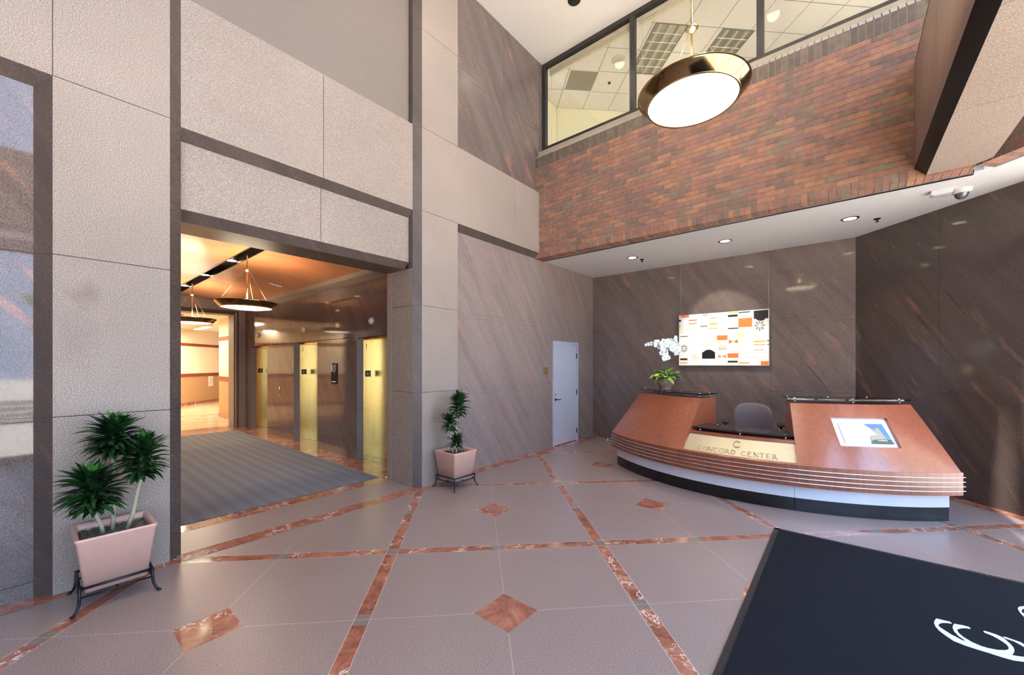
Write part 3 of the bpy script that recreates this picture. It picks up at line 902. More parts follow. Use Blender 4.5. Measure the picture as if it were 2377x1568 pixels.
# vaulted wood ceiling with the black slot
def arch(y): return 3.40 - 0.0765 * (y - 2.08) ** 2
w = MB()
for (ya, yb) in ((0.5, 1.99), (2.165, 3.47)):
    rows = []
    for i in range(13):
        y = ya + (yb - ya) * i / 12
        rows.append([(-5.14, y, arch(y)), (-8.9, y, arch(y))])
    w.grid(rows, WOODC, True)
    rows = []
    for i in range(13):
        y = ya + (yb - ya) * i / 12
        rows.append([(-8.904, y, arch(y)), (-12.5, y, arch(y))])
    w.grid(rows, WOODC, True)
    rows = []
    for i in range(13):
        y = ya + (yb - ya) * i / 12
        rows.append([(-8.90, y, arch(y) + 0.003), (-8.904, y, arch(y) + 0.003)])
    w.grid(rows, JOINTD, True)
struct('ceiling', w)
w = MB()
w.box(-12.5, -5.14, 1.975, 1.99, 3.395, 3.62, plain('slot_metal', (60, 50, 44), 0.35, 0.4))
w.box(-12.5, -5.14, 2.165, 2.18, 3.395, 3.62, _mc['slot_metal'])
w.box(-12.5, -5.14, 1.975, 2.18, 3.62, 3.63, BLKP)
w.box(-12.5, -5.14, 0.4, 3.6, 3.66, 3.7, BLKP)
struct('trim_7', w)
EM_DL = mat_emit('lamp_glow', (255, 236, 196), 14)
for i, x in enumerate((-7.85, -9.5, -11.15, -6.2)):
    if i == 3: continue
    t_ = thing('slot_downlight', (x, 2.078, 3.44), ['lit can downlight in the black ceiling slot, nearest to the room', 'lit can downlight in the black ceiling slot, second from the room', 'lit can downlight in the black ceiling slot, beside the granite pier'][i], 'downlight', group='downlights in the lobby slot')
    m = MB(); m.lathe([(0.083, 0.0), (0.085, 0.0), (0.085, 0.17), (0.0, 0.17)], BLKP, (x, 2.078, 3.43), 24); local(m.build('can', t_), t_.location)
    m = MB(); m.lathe([(0, 0), (0.08, 0.0)], EM_DL, (x, 2.078, 3.432), 24); local(m.build('lens', t_), t_.location)
    light('slot_lamp', 'SPOT', (x, 2.078, 3.40), 150, WARM3, 0.07, (0, 0, 0), math.radians(110), 0.8)

# far lobby wall with opening to the warm hall
fx = -12.45
w = MB()
def FF(u, ww, z): return (fx + ww, u, z)
panels(w, FF, [3.47, 3.64], [0, 1.31, 2.51, 3.5], LG)
panels(w, FF, [0.5, 2.2, 3.47], [3.115, 3.5], LG)
w.poly([(fx, 3.47, 0), (fx - 0.09, 3.38, 0), (fx - 0.09, 3.38, 3.115), (fx, 3.47, 3.115)], DGT)
w.poly([(fx, 0.5, 3.115), (fx, 3.47, 3.115), (fx - 0.09, 3.47, 3.025), (fx - 0.09, 0.5, 3.025)], DGT)
w.poly([(fx, 3.47, 3.12), (fx - 0.09, 3.38, 3.12), (fx - 0.09, 3.38, 3.02), (fx, 3.47, 3.02)], DGT)
panels(w, lambda u, ww, z: (u, 3.38 - ww, z), [-13.0, fx - 0.09], [0, 1.31, 2.51, 3.025], LG)
w.box(-13.0, fx - 0.09, 0.5, 3.47, 3.025, 3.1, LG)
w.box(-13.0, fx - 0.03, 0.35, 3.9, 3.45, 3.8, JOINTD)
w.box(-13.0, fx - 0.03, 0.35, 0.5, 0, 3.5, LG)
w.box(-13.0, fx - 0.03, 3.40, 3.9, 0, 3.5, LG)
struct('wall_far', w)

# ---- warm hall beyond
CM = NT('cream_marble')
n_ = CM.noise(CM.co, 1.5, 5, 0.6, 0.6)
CREAMM = CM.set(color=CM.ramp(n_, [(0.3, lin((196, 168, 132))), (0.7, lin((226, 204, 172)))]), rough=0.12)
m = MB(); m.box(-24, -12.98, -4, 9, -0.05, 0.0, CREAMM); struct('floor', m)
TAN = plain('tan_wall', (176, 138, 98), 0.7, var=0.02)
def hall_wall(F, u0, u1):
    m = MB()
    m.box(u0, u1, -0.1, 0, 0.1, 1.19, TAN, F)
    m.box(u0, u1, -0.1, 0, 1.19, 3.35, CREAM, F)
    m.box(u0, u1, 0, 0.018, 0, 0.11, MARBLE, F)
    m.box(u0, u1, -0.1, 0.03, 1.19, 1.31, RAIL, F)
    m.box(u0, u1, -0.1, 0.03, 2.46, 2.57, RAIL, F)
    return m
struct('wall_hall', hall_wall(lambda u, w_, z: (u, 3.80 - w_, z), -15.62, -12.95))
struct('wall_hall', hall_wall(lambda u, w_, z: (-15.62 - w_, u, z), 3.86, 6.6))
Fh = fr(-20.5, 3.65, R2, -R2, R2, R2)
struct('wall_hall', hall_wall(Fh, -4, 8))
m = MB(); m.box(-24, -12.97, -4, 9, 3.15, 3.25, CEIL); struct('ceiling', m)
m = MB(); m.box(-24, -12.97, -4.1, -4, 0, 3.3, CREAM); m.box(-13.02, -12.98, -4, 0.5, 0, 3.3, CREAM); m.box(-24, -23.9, -4, 9, 0, 3.3, CREAM); m.box(-24,-13, 9, 9.1, 0, 3.3, CREAM); struct('wall_hall', m)
EMF = mat_emit('fluorescent_glow', (255, 238, 205), 7)
for i, (x, y) in enumerate(((-15.5, 2.6), (-18.5, 1.2), (-18.6, 4.0), (-15.0, -0.5))):
    t_ = thing('ceiling_light', (x, y, 3.15), ['lit linear light on the warm hall ceiling nearest the lobby', 'lit linear light on the warm hall ceiling, left side', 'lit linear light on the warm hall ceiling, far right', 'lit linear light in the hall behind the granite pier'][i], 'ceiling light', group='linear lights in the warm hall')
    m = MB(); m.box(x - 0.9, x + 0.9, y - 0.11, y + 0.11, 3.06, 3.14, WHITEP); local(m.build('housing', t_), t_.location)
    m = MB(); m.box(x - 0.88, x + 0.88, y - 0.09, y + 0.09, 3.05, 3.06, EMF); local(m.build('lens', t_), t_.location)
    light('hall_lamp', 'AREA', (x, y, 3.02), (90, 230, 230, 150)[i], WARM3, 1.7, (0, 0, 0), sizey=0.25)
t_ = thing('framed_notice', Fh(-1.91, 0.0, 0.72), 'white printed notice hanging on the tan hall wall under the rail', 'notice')
m = MB(); m.box(-1.35 - 0.7, -1.35 - 0.42, 0.0, 0.02, 0.72, 1.16, plain('notice_paper', (236, 226, 204), 0.7), Fh); local(m.build('paper', t_), t_.location)
m = MB()
for i in range(9): m.box(-2.02, -1.84 + 0.02 * (i % 3), 0.02, 0.022, 1.10 - i * 0.035, 1.108 - i * 0.035, plain('notice_ink', (120, 100, 80), 0.7), Fh)
local(m.build('printed_lines', t_), t_.location)

# lobby carpet
CT = NT('striped_carpet')
sx = CT.math('SINE', CT.math('MULTIPLY', CT.y, 2 * PI / 0.17))
sy = CT.math('SINE', CT.math('MULTIPLY', CT.x, 2 * PI / 0.055))
sx2 = CT.math('SINE', CT.math('MULTIPLY', CT.y, 2 * PI / 0.034))
a_ = CT.math('MULTIPLY', CT.math('MULTIPLY', sy, sx2), 0.18)
a_ = CT.math('ADD', CT.math('MULTIPLY_ADD', sx, 0.11, 0.5), a_)
a_ = CT.math('ADD', a_, CT.math('MULTIPLY', CT.noise(CT.co, 300, 2), 0.25))
CARPET = CT.set(color=CT.ramp(a_, [(0.3, lin((62, 60, 62))), (0.6, lin((84, 80, 80))), (1.0, lin((118, 110, 106)))]), rough=0.95, sheen=0.2)
m = MB(); m.box(-11.95, -5.34, 0.94, 3.28, 0.0008, 0.008, CARPET)
tag(m.build('lobby_carpet', bevel=0.003), 'large grey striped carpet on the marble floor of the elevator lobby', 'carpet')

# ================================================================== PENDANTS
PBR = plain('pendant_bronze', (150, 128, 88), 0.12, 1.0, var=0.02)
EML = mat_emit('pendant_lens', (255, 244, 216), 7.5)
def pendant(loc, rod_top, label, R=0.415, lens=EML):
    t_ = thing('pendant_light', loc, label, 'pendant light', group='bowl pendant lights')
    x, y, z = 0, 0, 0
    def P(mb, name):
        o = mb.build(name, t_); return o
    k = R / 0.415
    # bowl ring: z=0 at the upper rim
    m = MB(); m.lathe([(0.33 * k, -0.072), (0.336 * k, -0.085), (0.345 * k, -0.08), (0.405 * k, -0.012), (0.415 * k, 0.0), (0.412 * k, 0.006), (0.40 * k, 0.002), (0.335 * k, -0.06)], PBR, seg=64); P(m, 'bowl_ring')
    m = MB(); m.lathe([(0.347 * k, -0.082), (0.342 * k, -0.088), (0.332 * k, -0.086)], BRASS, seg=64); P(m, 'lens_rim')
    m = MB(); m.lathe([(0.0, -0.105), (0.12 * k, -0.102), (0.24 * k, -0.093), (0.333 * k, -0.078)], lens, seg=48); P(m, 'lens')
    m = MB(); m.lathe([(0.40 * k, 0.0), (0.33 * k, -0.03), (0.0, -0.035)], WHITEP, seg=48); P(m, 'reflector')
    m = MB(); m.cyl((0, 0, -0.03), (0, 0, 0.5), 0.010, BRASS); m.cyl((0, 0, 0.5), (0, 0, rod_top - loc[2]), 0.008, BRASS); P(m, 'rod')
    m = MB(); m.lathe([(0.0, 0.53), (0.03, 0.525), (0.05, 0.515), (0.03, 0.50), (0.018, 0.48), (0, 0.47)], BRASS, seg=20); P(m, 'hub')
    for i in range(3):
        a = 2 * PI * i / 3 + 0.5
        m = MB(); m.cyl((0.03 * math.cos(a), 0.03 * math.sin(a), 0.505), (0.37 * k * math.cos(a), 0.37 * k * math.sin(a), -0.01), 0.0018, BRASS, seg=6); P(m, 'stay_wire')
    m = MB(); m.lathe([(0.0, rod_top - loc[2] - 0.03), (0.06, rod_top - loc[2] - 0.02), (0.065, rod_top - loc[2])], BRASS, seg=20); P(m, 'canopy')
    return t_
pend = [((-0.936, 3.374, 3.885), ZT, 'large lit bronze bowl pendant hanging in front of the brick wall')]
for loc, rt, lb in pend:
    pendant(loc, rt, lb)
    light('pendant_up', 'AREA', (loc[0], loc[1], loc[2] + 0.03), 150, WARM, 0.55, (PI, 0, 0))
for loc, lb in (((-7.07, 2.08, 2.65), 'lit bronze bowl pendant in the elevator lobby, nearest the room'), ((-10.45, 2.08, 2.65), 'lit bronze bowl pendant in the elevator lobby, half behind the granite pier')):
    pendant(loc, 3.62, lb)
    light('pendant_up', 'AREA', (loc[0], loc[1], loc[2] + 0.03), 40, WARM2, 0.6, (PI, 0, 0))

# can spots of the tall hall: one seen, the unseen rest added for brightness
for i, (x, y) in enumerate(((-3.33, 5.55), (-3.33, 3.0), (-3.33, 0.4), (-3.33, -2.2), (-0.9, 4.9), (-0.9, 1.9), (-0.9, -0.8))):
    if i == 0:
        m = MB(); m.lathe([(0.105, 0.0), (0.095, -0.012), (0.0, -0.012)], BLKP, (x, y, ZT - 0.002), 28)
        tag(m.build('recessed_downlight'), 'black recessed can in the high white ceiling at the top edge', 'downlight')
    light('ceiling_can_fill', 'SPOT', (x, y, ZT - 0.03), 78, WARM, 0.09, (0, 0, 0), math.radians(115), 0.9)

# soffit downlights
for i, (x, lb) in enumerate(((-3.108, 'left of the three round downlights in the white soffit'), (-1.507, 'middle of the three round downlights in the white soffit'), (0.07, 'right of the three round downlights in the white soffit'))):
    t_ = thing('recessed_downlight', (x, 7.32, zc), lb, 'downlight', group='downlights in the soffit')
    m = MB(); m.lathe([(0.075, -0.004), (0.098, -0.006), (0.105, 0.0)], STEEL, (x, 7.32, zc), 32); local(m.build('rim', t_), t_.location)
    m = MB(); m.lathe([(0.0, -0.003), (0.076, -0.003)], mat_emit('soffit_lamp', (255, 244, 220), 5) if i == 0 else D.materials['soffit_lamp'], (x, 7.32, zc), 32); local(m.build('lens', t_), t_.location)
    light('soffit_lamp', 'SPOT', (x, 7.32, zc - 0.03), 55, WARM, 0.06, (0, 0, 0), math.radians(100), 0.7)
for (x, y, lb) in ((-3.014, 7.565, 'small dark sprinkler head beside the left soffit downlight'), (0.362, 7.56, 'small dark sprinkler head beside the right soffit downlight')):
    t_ = thing('sprinkler_head', (x, y, zc), lb, 'sprinkler', group='sprinklers in the soffit')
    m = MB(); m.lathe([(0, -0.012), (0.035, -0.012), (0.04, 0)], IRON, (x, y, zc), 16); local(m.build('escutcheon', t_), t_.location)
    m = MB(); m.cyl((x, y, zc - 0.01), (x, y, zc - 0.045), 0.009, IRON); m.lathe([(0, -0.05), (0.022, -0.048), (0.022, -0.044), (0, -0.042)], IRON, (x, y, zc), 14); local(m.build('deflector', t_), t_.location)
t_ = thing('security_camera', (1.06, 6.93, zc), 'white dome security camera with smoked bubble on the soffit', 'camera')
m = MB(); m.lathe([(0.0, -0.05), (0.065, -0.05), (0.085, -0.03), (0.088, 0.0)], WHITEP, (1.06, 6.93, zc), 32); local(m.build('camera_base', t_), t_.location)
m = MB(); m.lathe([(0.0, -0.11), (0.03, -0.105), (0.05, -0.088), (0.062, -0.05)], plain('smoked_dome', (70, 72, 78), 0.05, spec=0.8), (1.06, 6.93, zc), 32); local(m.build('dome', t_), t_.location)
t_ = thing('motion_sensor', (0.88, 6.80, zc), 'white box sensor on the soffit beside the dome camera', 'sensor')
m = MB(); m.box(0.79, 0.97, 6.76, 6.86, zc - 0.055, zc, WHITEP, lambda x, y, z: (x, y, z)); local(m.build('sensor_body', t_, bevel=0.008), t_.location)
m = MB(); m.box(0.81, 0.93, 6.77, 6.83, zc - 0.065, zc - 0.054, plain('sensor_lens', (200, 200, 198), 0.2)); local(m.build('sensor_lens', t_, bevel=0.004), t_.location)

# brass plaque by the door
t_ = thing('wall_plaque', (-4.56, 6.50, 1.49), 'small brass plaque on the granite left of the grey door', 'plaque')
m = MB(); m.box(-4.56, -4.553, 6.42, 6.575, 1.49, 1.64, BRASS); local(m.build('plaque_plate', t_), t_.location)
m = MB()
for i in range(4): m.box(-4.553, -4.551, 6.45, 6.54 - 0.01 * (i % 2), 1.52 + i * 0.022, 1.527 + i * 0.022, plain('plaque_engraving', (92, 66, 30), 0.5)); 
local(m.build('engraving', t_), t_.location)
t_ = thing('door_stop', (-4.05, 8.18, 0), 'small brass door stop on the floor by the corner left of the desk', 'door stop')
m = MB(); m.lathe([(0.03, 0), (0.028, 0.01), (0.012, 0.02), (0.014, 0.05), (0.02, 0.06), (0.0, 0.065)], BRASS, (-4.05, 8.18, 0), 16); local(m.build('stop_post', t_), t_.location)

# ================================================================== RECEPTION DESK
CX, CY = -1.034, 8.37
def pol(r, a, z):
    a = math.radians(a)
    return (CX + r * math.sin(a), CY - r * math.cos(a), z)
def rz(z): return 2.88 - (z - 0.545) * 0.893
def sweep(mb, prof, a0, a1, mat, n=36, cap=True, af=None, closed=True, smooth=False):
    """prof: list of (r,z); sweep over angles; af(z)->(a0,a1) lets the ends slant"""
    rows = []
    for i in range(n + 1):
        row = []
        for r, z in prof:
            b0, b1 = af(z) if af else (a0, a1)
            row.append(pol(r, b0 + (b1 - b0) * i / n, z))
        rows.append(row)
    mb.grid(rows, mat, smooth, closed)
    if cap and closed:
        mb.poly(rows[0], mat); mb.poly(rows[-1][::-1], mat)
    return mb
SILVER = plain('silver_laminate', (216, 216, 222), 0.28, 0.25, var=0.02)
KICK = plain('black_kick_plinth', (12, 13, 17), 0.22)
desk = thing('reception_desk', (CX, CY - 2.2, 0), 'curved cherry wood reception desk with two sloping cabinets and steel trim', 'reception desk')
def dk(mb, name, **k): return local(mb.build(name, desk, **k), (CX, CY - 2.2, 0))
m = MB()
sweep(m, [(2.0, 0.0), (2.80, 0.0), (2.80, 0.150), (2.0, 0.150)], -43.2, 12.3, KICK); sweep(m, [(2.0, 0.0), (2.80, 0.0), (2.80, 0.150), (2.0, 0.150)], 12.38, 43.0, KICK, 24)
dk(m, 'kick_plinth')
m = MB()
for a, b in ((-43.2, -17.5), (-17.45, 12.3), (12.36, 43.0)):
    sweep(m, [(2.0, 0.152), (2.803, 0.152), (2.803, 0.305), (2.0, 0.305)], a, b, SILVER, 24)
dk(m, 'silver_fascia')
m = MB()
for a, b in ((-44.3, 12.5), (12.54, 44.3)):
    sweep(m, [(1.95, 0.302), (2.88, 0.302), (2.88, 0.545), (1.95, 0.545)], a, b, WOODB, 36)
dk(m, 'wood_band')
for k in range(4):
    z = 0.350 + k * 0.0487
    m = MB(); sweep(m, [(2.87, z - 0.0042), (2.890, z - 0.0042), (2.892, z), (2.890, z + 0.0042), (2.87, z + 0.0042)], -44.5, 44.6, plain('strip_steel', (225, 225, 230), 0.2, 0.9), 60)
    dk(m, 'steel_strip')
ZTOP = 1.21
def afL(z):
    t = (z - 0.545) / (ZTOP - 0.545); t = max(0, t)
    return (-43.9 - 4.6 * t, -12.7 - 0.8 * t)
def afR(z):
    t = (z - 0.545) / (ZTOP - 0.545); t = max(0, t)
    return (12.7 + 0.2 * t, 43.9 + 2.6 * t)
RB = 1.90
# left cabinet
m = MB()
sweep(m, [(RB, 0.546), (2.88, 0.546), (rz(ZTOP), ZTOP), (RB, ZTOP)], 0, 0, WOOD, 30, af=afL)
cabL = dk(m, 'desk_cabinet')
# right cabinet with the recessed display
m = MB()
zs_ = [0.546, 0.764, 1.061, ZTOP]
hA = lambda z: (22.15, 34.85 + (z - 0.764) / 0.297 * 1.3)
def seg(z, which, i, n):
    b0, b1 = afR(z); h0, h1 = hA(z)
    if which == 0: a, b = b0, h0
    elif which == 1: a, b = h0, h1
    else: a, b = h1, b1
    return a + (b - a) * i / n
for r_ in range(3):
    for wch in range(3):
        if r_ == 1 and wch == 1: continue
        n = 10
        m.grid([[pol(rz(z), seg(z, wch, i, n), z) for z in (zs_[r_], zs_[r_ + 1])] for i in range(n + 1)], WOOD, False)
# other faces
n = 30
aR = lambda z, i: afR(z)[0] + (afR(z)[1] - afR(z)[0]) * i / n
m.grid([[pol(rz(ZTOP), seg(ZTOP, w_, i, 10), ZTOP), pol(RB, seg(ZTOP, w_, i, 10), ZTOP)] for w_ in range(3) for i in range(11)], WOOD, False)
m.grid([[pol(RB, aR(ZTOP, i), ZTOP), pol(RB, aR(0.546, i), 0.546)] for i in range(n + 1)], WOOD, False)
for e in (0, 1):
    m.poly([pol(rz(0.546), afR(0.546)[e], 0.546), pol(rz(ZTOP), afR(ZTOP)[e], ZTOP), pol(RB, afR(ZTOP)[e], ZTOP), pol(RB, afR(0.546)[e], 0.546)], WOOD)
# recess walls (inward along the slope normal)
nr, nz = -0.746, -0.666      # inward normal components (r, z)
dep = 0.06
def inn(a, z): return pol(rz(z) + nr * dep, a, z + nz * dep * 0)
za, zb = 0.764, 1.061
RW = plain('recess_edge', (92, 50, 40), 0.5)
for i in range(10):
    for z in (za, zb):
        a0, a1 = [hA(z)[0] + (hA(z)[1] - hA(z)[0]) * j / 10 for j in (i, i + 1)]
        m.poly([pol(rz(z), a0, z), pol(rz(z), a1, z), inn(a1, z), inn(a0, z)], WOOD)
for e in (0, 1):
    m.poly([pol(rz(za), hA(za)[e], za), pol(rz(zb), hA(zb)[e], zb), inn(hA(zb)[e], zb), inn(hA(za)[e], za)], WOOD)
cabR = dk(m, 'desk_cabinet')
# display (white mat, picture of an office building partly covered by a pale sheet)
def dsp(a, z, off): return pol(rz(z) - 0.045 + off, a, z)
def dpoly(mb, pts, mat, off):
    return mb.poly([dsp(a, z, off) for a, z in pts], mat)
WMAT = plain('picture_mat', (240, 240, 244), 0.4)
m = MB()
m.grid([[dsp(22.15 + (hA(z)[1] - 22.15) * i / 12, z, 0) for z in (0.755, 1.07)] for i in range(13)], WMAT, False)
dsp_o = dk(m, 'display_panel')
def strip_grid(a0, a1, z0, z1, mat, off, n=8):
    mb = MB(); mb.grid([[dsp(a0 + (a1 - a0) * i / n, z, off) for z in (z0, z1)] for i in range(n + 1)], mat, False); return mb
def sub(mb, name, par):
    return local(mb.build(name, par), (0, 0, 0)) if False else mb.build(name, par)
pic = strip_grid(23.6, 34.4, 0.792, 0.995, plain('picture_sky', (88, 128, 176), 0.3), 0.003)
pt = NT('picture_sky_photo')
PSK = pt.set(color=pt.ramp(pt.math('MULTIPLY_ADD', pt.z, 5, -4.0), [(0.0, lin((60, 90, 70))), (0.12, lin((110, 150, 190))), (0.4, lin((74, 130, 200))), (1.0, lin((90, 120, 160)))]), rough=0.3)
pic.mats = [PSK]
def mat_tower():
    t = NT('picture_building')
    w1 = t.math('GREATER_THAN', t.math('FRACT', t.math('MULTIPLY', t.z, 70)), 0.45)
    w2 = t.math('GREATER_THAN', t.math('FRACT', t.math('MULTIPLY', t.math('ADD', t.x, t.y), 50)), 0.35)
    return t.set(color=t.mix(t.math('MULTIPLY', w1, w2), lin((196, 176, 148)), lin((112, 112, 118))), rough=0.5)
PB = mat_tower()
dpoly(pic, [(29.8, 0.82), (33.3, 0.82), (32.9, 0.955), (32.0, 0.955), (31.9, 0.925), (29.9, 0.985)], PB, 0.005)
dpoly(pic, [(29.8, 0.793), (34.3, 0.793), (34.2, 0.835), (33, 0.845), (29.8, 0.83)], plain('picture_trees', (72, 92, 80), 0.6), 0.0055)
dpoly(pic, [(23.65, 0.793), (29.2, 0.793), (29.9, 0.88), (31.9, 0.88) if False else (31.7, 0.885), (30.0, 0.985), (29.9, 0.993), (23.65, 0.993)], plain('pale_sheet', (208, 208, 200), 0.6), 0.007)
pic_o = dk(pic, 'display_picture')
# middle: gold sign panel, frame, ledge, black counter
m = MB()
sweep(m, [(2.3, 0.546), (2.875, 0.546), (rz(0.562), 0.562), (2.3, 0.562)], -12.75, 12.75, WOOD, 14)
sweep(m, [(2.3, 0.762), (2.672, 0.762), (2.672, 0.789), (2.3, 0.789)], -13.0, 13.0, WOOD, 14)
dk(m, 'ledge')
GOLD = plain('brushed_gold_panel', (206, 192, 158), 0.38, 0.45, var=0.02)
def gp(a, z, off=0.0): return pol(rz(z) - 0.03 + off, a, z)
m = MB(); m.grid([[gp(-12.8 + 25.6 * i / 16, z) for z in (0.562, 0.764)] for i in range(17)], GOLD, False)
m.grid([[pol(rz(z) - 0.08, -12.8 + 25.6 * i / 16, z) for z in (0.562, 0.764)] for i in range(17)], GOLD, False)
sign = dk(m, 'sign_panel')
# letters, raised
LET = {
 'C': [('arc', 0.5, 0.5, 0.42, 0.5, 50, 310)], 'O': [('arc', 0.5, 0.5, 0.44, 0.5, 0, 360)],
 'N': [('l', 0.14, 0, 0.14, 1, .6), ('l', 0.14, 1, 0.86, 0, 1.3), ('l', 0.86, 0, 0.86, 1, .6), ('s', 0.14, 0), ('s', 0.08, 1), ('s', 0.88, 1)],
 'R': [('l', 0.2, 0, 0.2, 1, 1.2), ('arc', 0.3, 0.74, 0.38, 0.26, -90, 90), ('l', 0.2, 1, 0.3, 1, .6), ('l', 0.2, 0.48, 0.3, 0.48, .6), ('l', 0.42, 0.48, 0.92, 0, 1.2), ('s', 0.2, 0), ('s', 0.92, 0)],
 'D': [('l', 0.18, 0, 0.18, 1, 1.2), ('arc', 0.3, 0.5, 0.56, 0.5, -90, 90), ('l', 0.1, 1, 0.32, 1, .6), ('l', 0.1, 0, 0.32, 0, .6)],
 'E': [('l', 0.2, 0, 0.2, 1, 1.2), ('l', 0.1, 1, 0.8, 1, .6), ('l', 0.1, 0, 0.84, 0, .6), ('l', 0.2, 0.52, 0.65, 0.52, .6), ('l', 0.8, 1, 0.8, 0.85, .6), ('l', 0.84, 0, 0.84, 0.17, .6)],
 'T': [('l', 0.5, 0, 0.5, 1, 1.2), ('l', 0.06, 1, 0.94, 1, .6), ('l', 0.06, 1, 0.06, 0.84, .6), ('l', 0.94, 1, 0.94, 0.84, .6), ('s', 0.5, 0)]}
LM = plain('gold_letters_shaded', (184, 166, 130), 0.35, 0.6)  # darker than the panel: the letters' shadows are put into this gold
def letter(ch, a0, wid, z0, h):
    mb = MB()
    F = lambda u, v_, off=0.006: gp(a0 + u * wid, z0 + v_ * h, off)
    for it in LET[ch]:
        if it[0] == 'l':
            _, u0, v0, u1, v1, k = it
            mb.tube([F(u0, v0), F(u1, v1)], 0.0032 * k, LM, 6)
        elif it[0] == 's':
            mb.tube([F(it[1] - 0.13, it[2]), F(it[1] + 0.13, it[2])], 0.002, LM, 6)
        else:
            _, cx, cy, rx, ry, d0, d1 = it
            pts = []; rad = []
            for i in range(19):
                a = math.radians(d0 + (d1 - d0) * i / 18)
                pts.append(F(cx + rx * math.cos(a), cy + ry * math.sin(a))); rad.append(0.0018 + 0.0022 * abs(math.cos(a)))
            mb.tube(pts, rad, LM, 6)
    return mb
words = [('CONCORD', -9.25, 0.25), ('CENTER', 1.25, 9.1)]
for wd, a0, a1 in words:
    st = (a1 - a0) / len(wd)
    for i, ch in enumerate(wd):
        o = letter(ch, a0 + st * i + st * 0.06, st * 0.88, 0.580, 0.046).build('letter', sign)
m = MB()
for (rr_, d0, d1, off) in ((0.046, 40, 318, 0), (0.034, 35, 150, 1), (0.034, 215, 325, 1)):
    pts = []
    for i in range(25):
        a = math.radians(d0 + (d1 - d0) * i / 24)
        pts.append(gp(0.15 + math.degrees(rr_ * 0.9 * math.cos(a) / 2.7), 0.692 + rr_ * 0.8 * math.sin(a), 0.006))
    m.tube(pts, 0.0025 if off else 0.0035, LM, 6)
m.build('emblem', sign)
BST = NT('black_granite_counter')
BSTM = BST.set(color=BST.ramp(BST.noise(BST.co, 220, 3, 0.7), [(0.4, lin((20, 19, 20))), (0.7, lin((74, 68, 66)))]), rough=0.06)
m = MB(); sweep(m, [(2.15, 0.82), (2.60, 0.82), (2.60, 0.842), (2.15, 0.842)], -12.9, 12.9, BSTM, 16); dk(m, 'stone_counter')
m = MB(); sweep(m, [(2.42, 0.79), (2.45, 0.79), (2.45, 0.82), (2.42, 0.82)], -12.6, 12.6, BLKP, 16); dk(m, 'counter_gap_shade')  # black strip added for the shade in the gap under the slab
def post(r, a, z0, z1, rad=0.011):
    mb = MB(); p = pol(r, a, 0); mb.cyl((p[0], p[1], z0), (p[0], p[1], z1), rad, STEEL, seg=14)
    mb.cyl((p[0], p[1], z1), (p[0], p[1], z1 + 0.024), rad * 1.1, STEEL, seg=14); dk(mb, 'standoff')
for a in (-10.6, 0.3, 11.0): post(2.585, a, 0.789, 0.822)
post(2.19, -9, 0.789, 0.822); post(2.19, 10.5, 0.789, 0.822)
# upper counter glass
def slab(a0, a1):
    mb = MB(); sweep(mb, [(1.86, 1.253), (2.30, 1.253), (2.30, 1.270), (1.86, 1.270)], a0, a1, CTR, 30); return dk(mb, 'counter_glass')
slab(-49.2, -13.0); slab(12.2, 46.2)
for a in (-47, -33, -15): post(2.24, a, ZTOP, 1.2535)
for a in (-46, -31, -15.5): post(1.93, a, ZTOP, 1.2535, 0.008)
for a in (14.3, 30, 44): post(2.24, a, ZTOP, 1.2535)
for a in (13.6, 27, 41): post(1.93, a, ZTOP, 1.2535, 0.008)
# work surface and inner supports
m = MB(); sweep(m, [(1.55, 0.70), (2.2, 0.70), (2.2, 0.73), (1.55, 0.73)], -40, 40, WOODB, 24); dk(m, 'work_surface')

# monitor corner + office chair behind the desk
CHM = plain('chair_fabric', (104, 94, 98), 0.75, sheen=0.3)
chx, chy = -1.07, 7.02
ch = thing('office_chair', (chx, chy, 0), 'grey padded office chair behind the low middle of the reception desk', 'chair', rotz=math.radians(8))
def backsurf(s):
    rows = []
    for i in range(17):
        v_ = -1 + 2 * i / 16
        row = []
        for j in range(17):
            u = -1 + 2 * j / 16
            # superellipse mapping
            k = 1 / max(1e-6, (abs(u) ** 3.2 + abs(v_) ** 3.2) ** (1 / 3.2)) if (u or v_) else 1
            m_ = max(abs(u), abs(v_)); uu, vv = u * k * m_, v_ * k * m_
            edge = max(0.0, 1 - m_ ** 4)
            x_ = uu * (0.262 + 0.01 * vv); z_ = 0.80 + vv * 0.285
            y_ = 0.20 + 0.05 * uu * uu * -1.2 + s * (0.012 + 0.03 * edge) + 0.03 * vv
            row.append((x_, y_, z_))
        rows.append(row)
    return rows
m = MB(); m.grid(backsurf(1), CHM, True); m.grid(backsurf(-1), CHM, True)
A_, B_ = backsurf(1), backsurf(-1)
ring = lambda R_: R_[0] + [r[-1] for r in R_[1:]] + R_[-1][-2::-1] + [r[0] for r in R_[-2:0:-1]]
m.grid([ring(A_), ring(B_)], CHM, True, True)
m.build('backrest', ch)
m = MB(); m.ball((0, -0.08, 0.47), 0.26, CHM, 24, 12, (1, 1, 0.2)); m.build('seat', ch)
for s in (-1, 1):
    m = MB(); m.box(s * 0.36 - 0.05, s * 0.36 + 0.05, -0.16, 0.12, 0.785, 0.815, BLKP); arm = m.build('armrest', ch, bevel=0.012)
    m = MB(); m.tube([(s * 0.36, -0.02, 0.785), (s * 0.36, -0.02, 0.52), (s * 0.22, -0.03, 0.44), (s * 0.1, -0.04, 0.43)], 0.016, BLKP); m.build('arm_bracket', arm)
m = MB(); m.cyl((0, -0.05, 0.08), (0, -0.05, 0.45), 0.028, BLKP); m.tube([(0, -0.02, 0.42), (0, 0.2, 0.42), (0, 0.26, 0.55), (0, 0.24, 0.75)], 0.022, BLKP); m.build('column', ch)
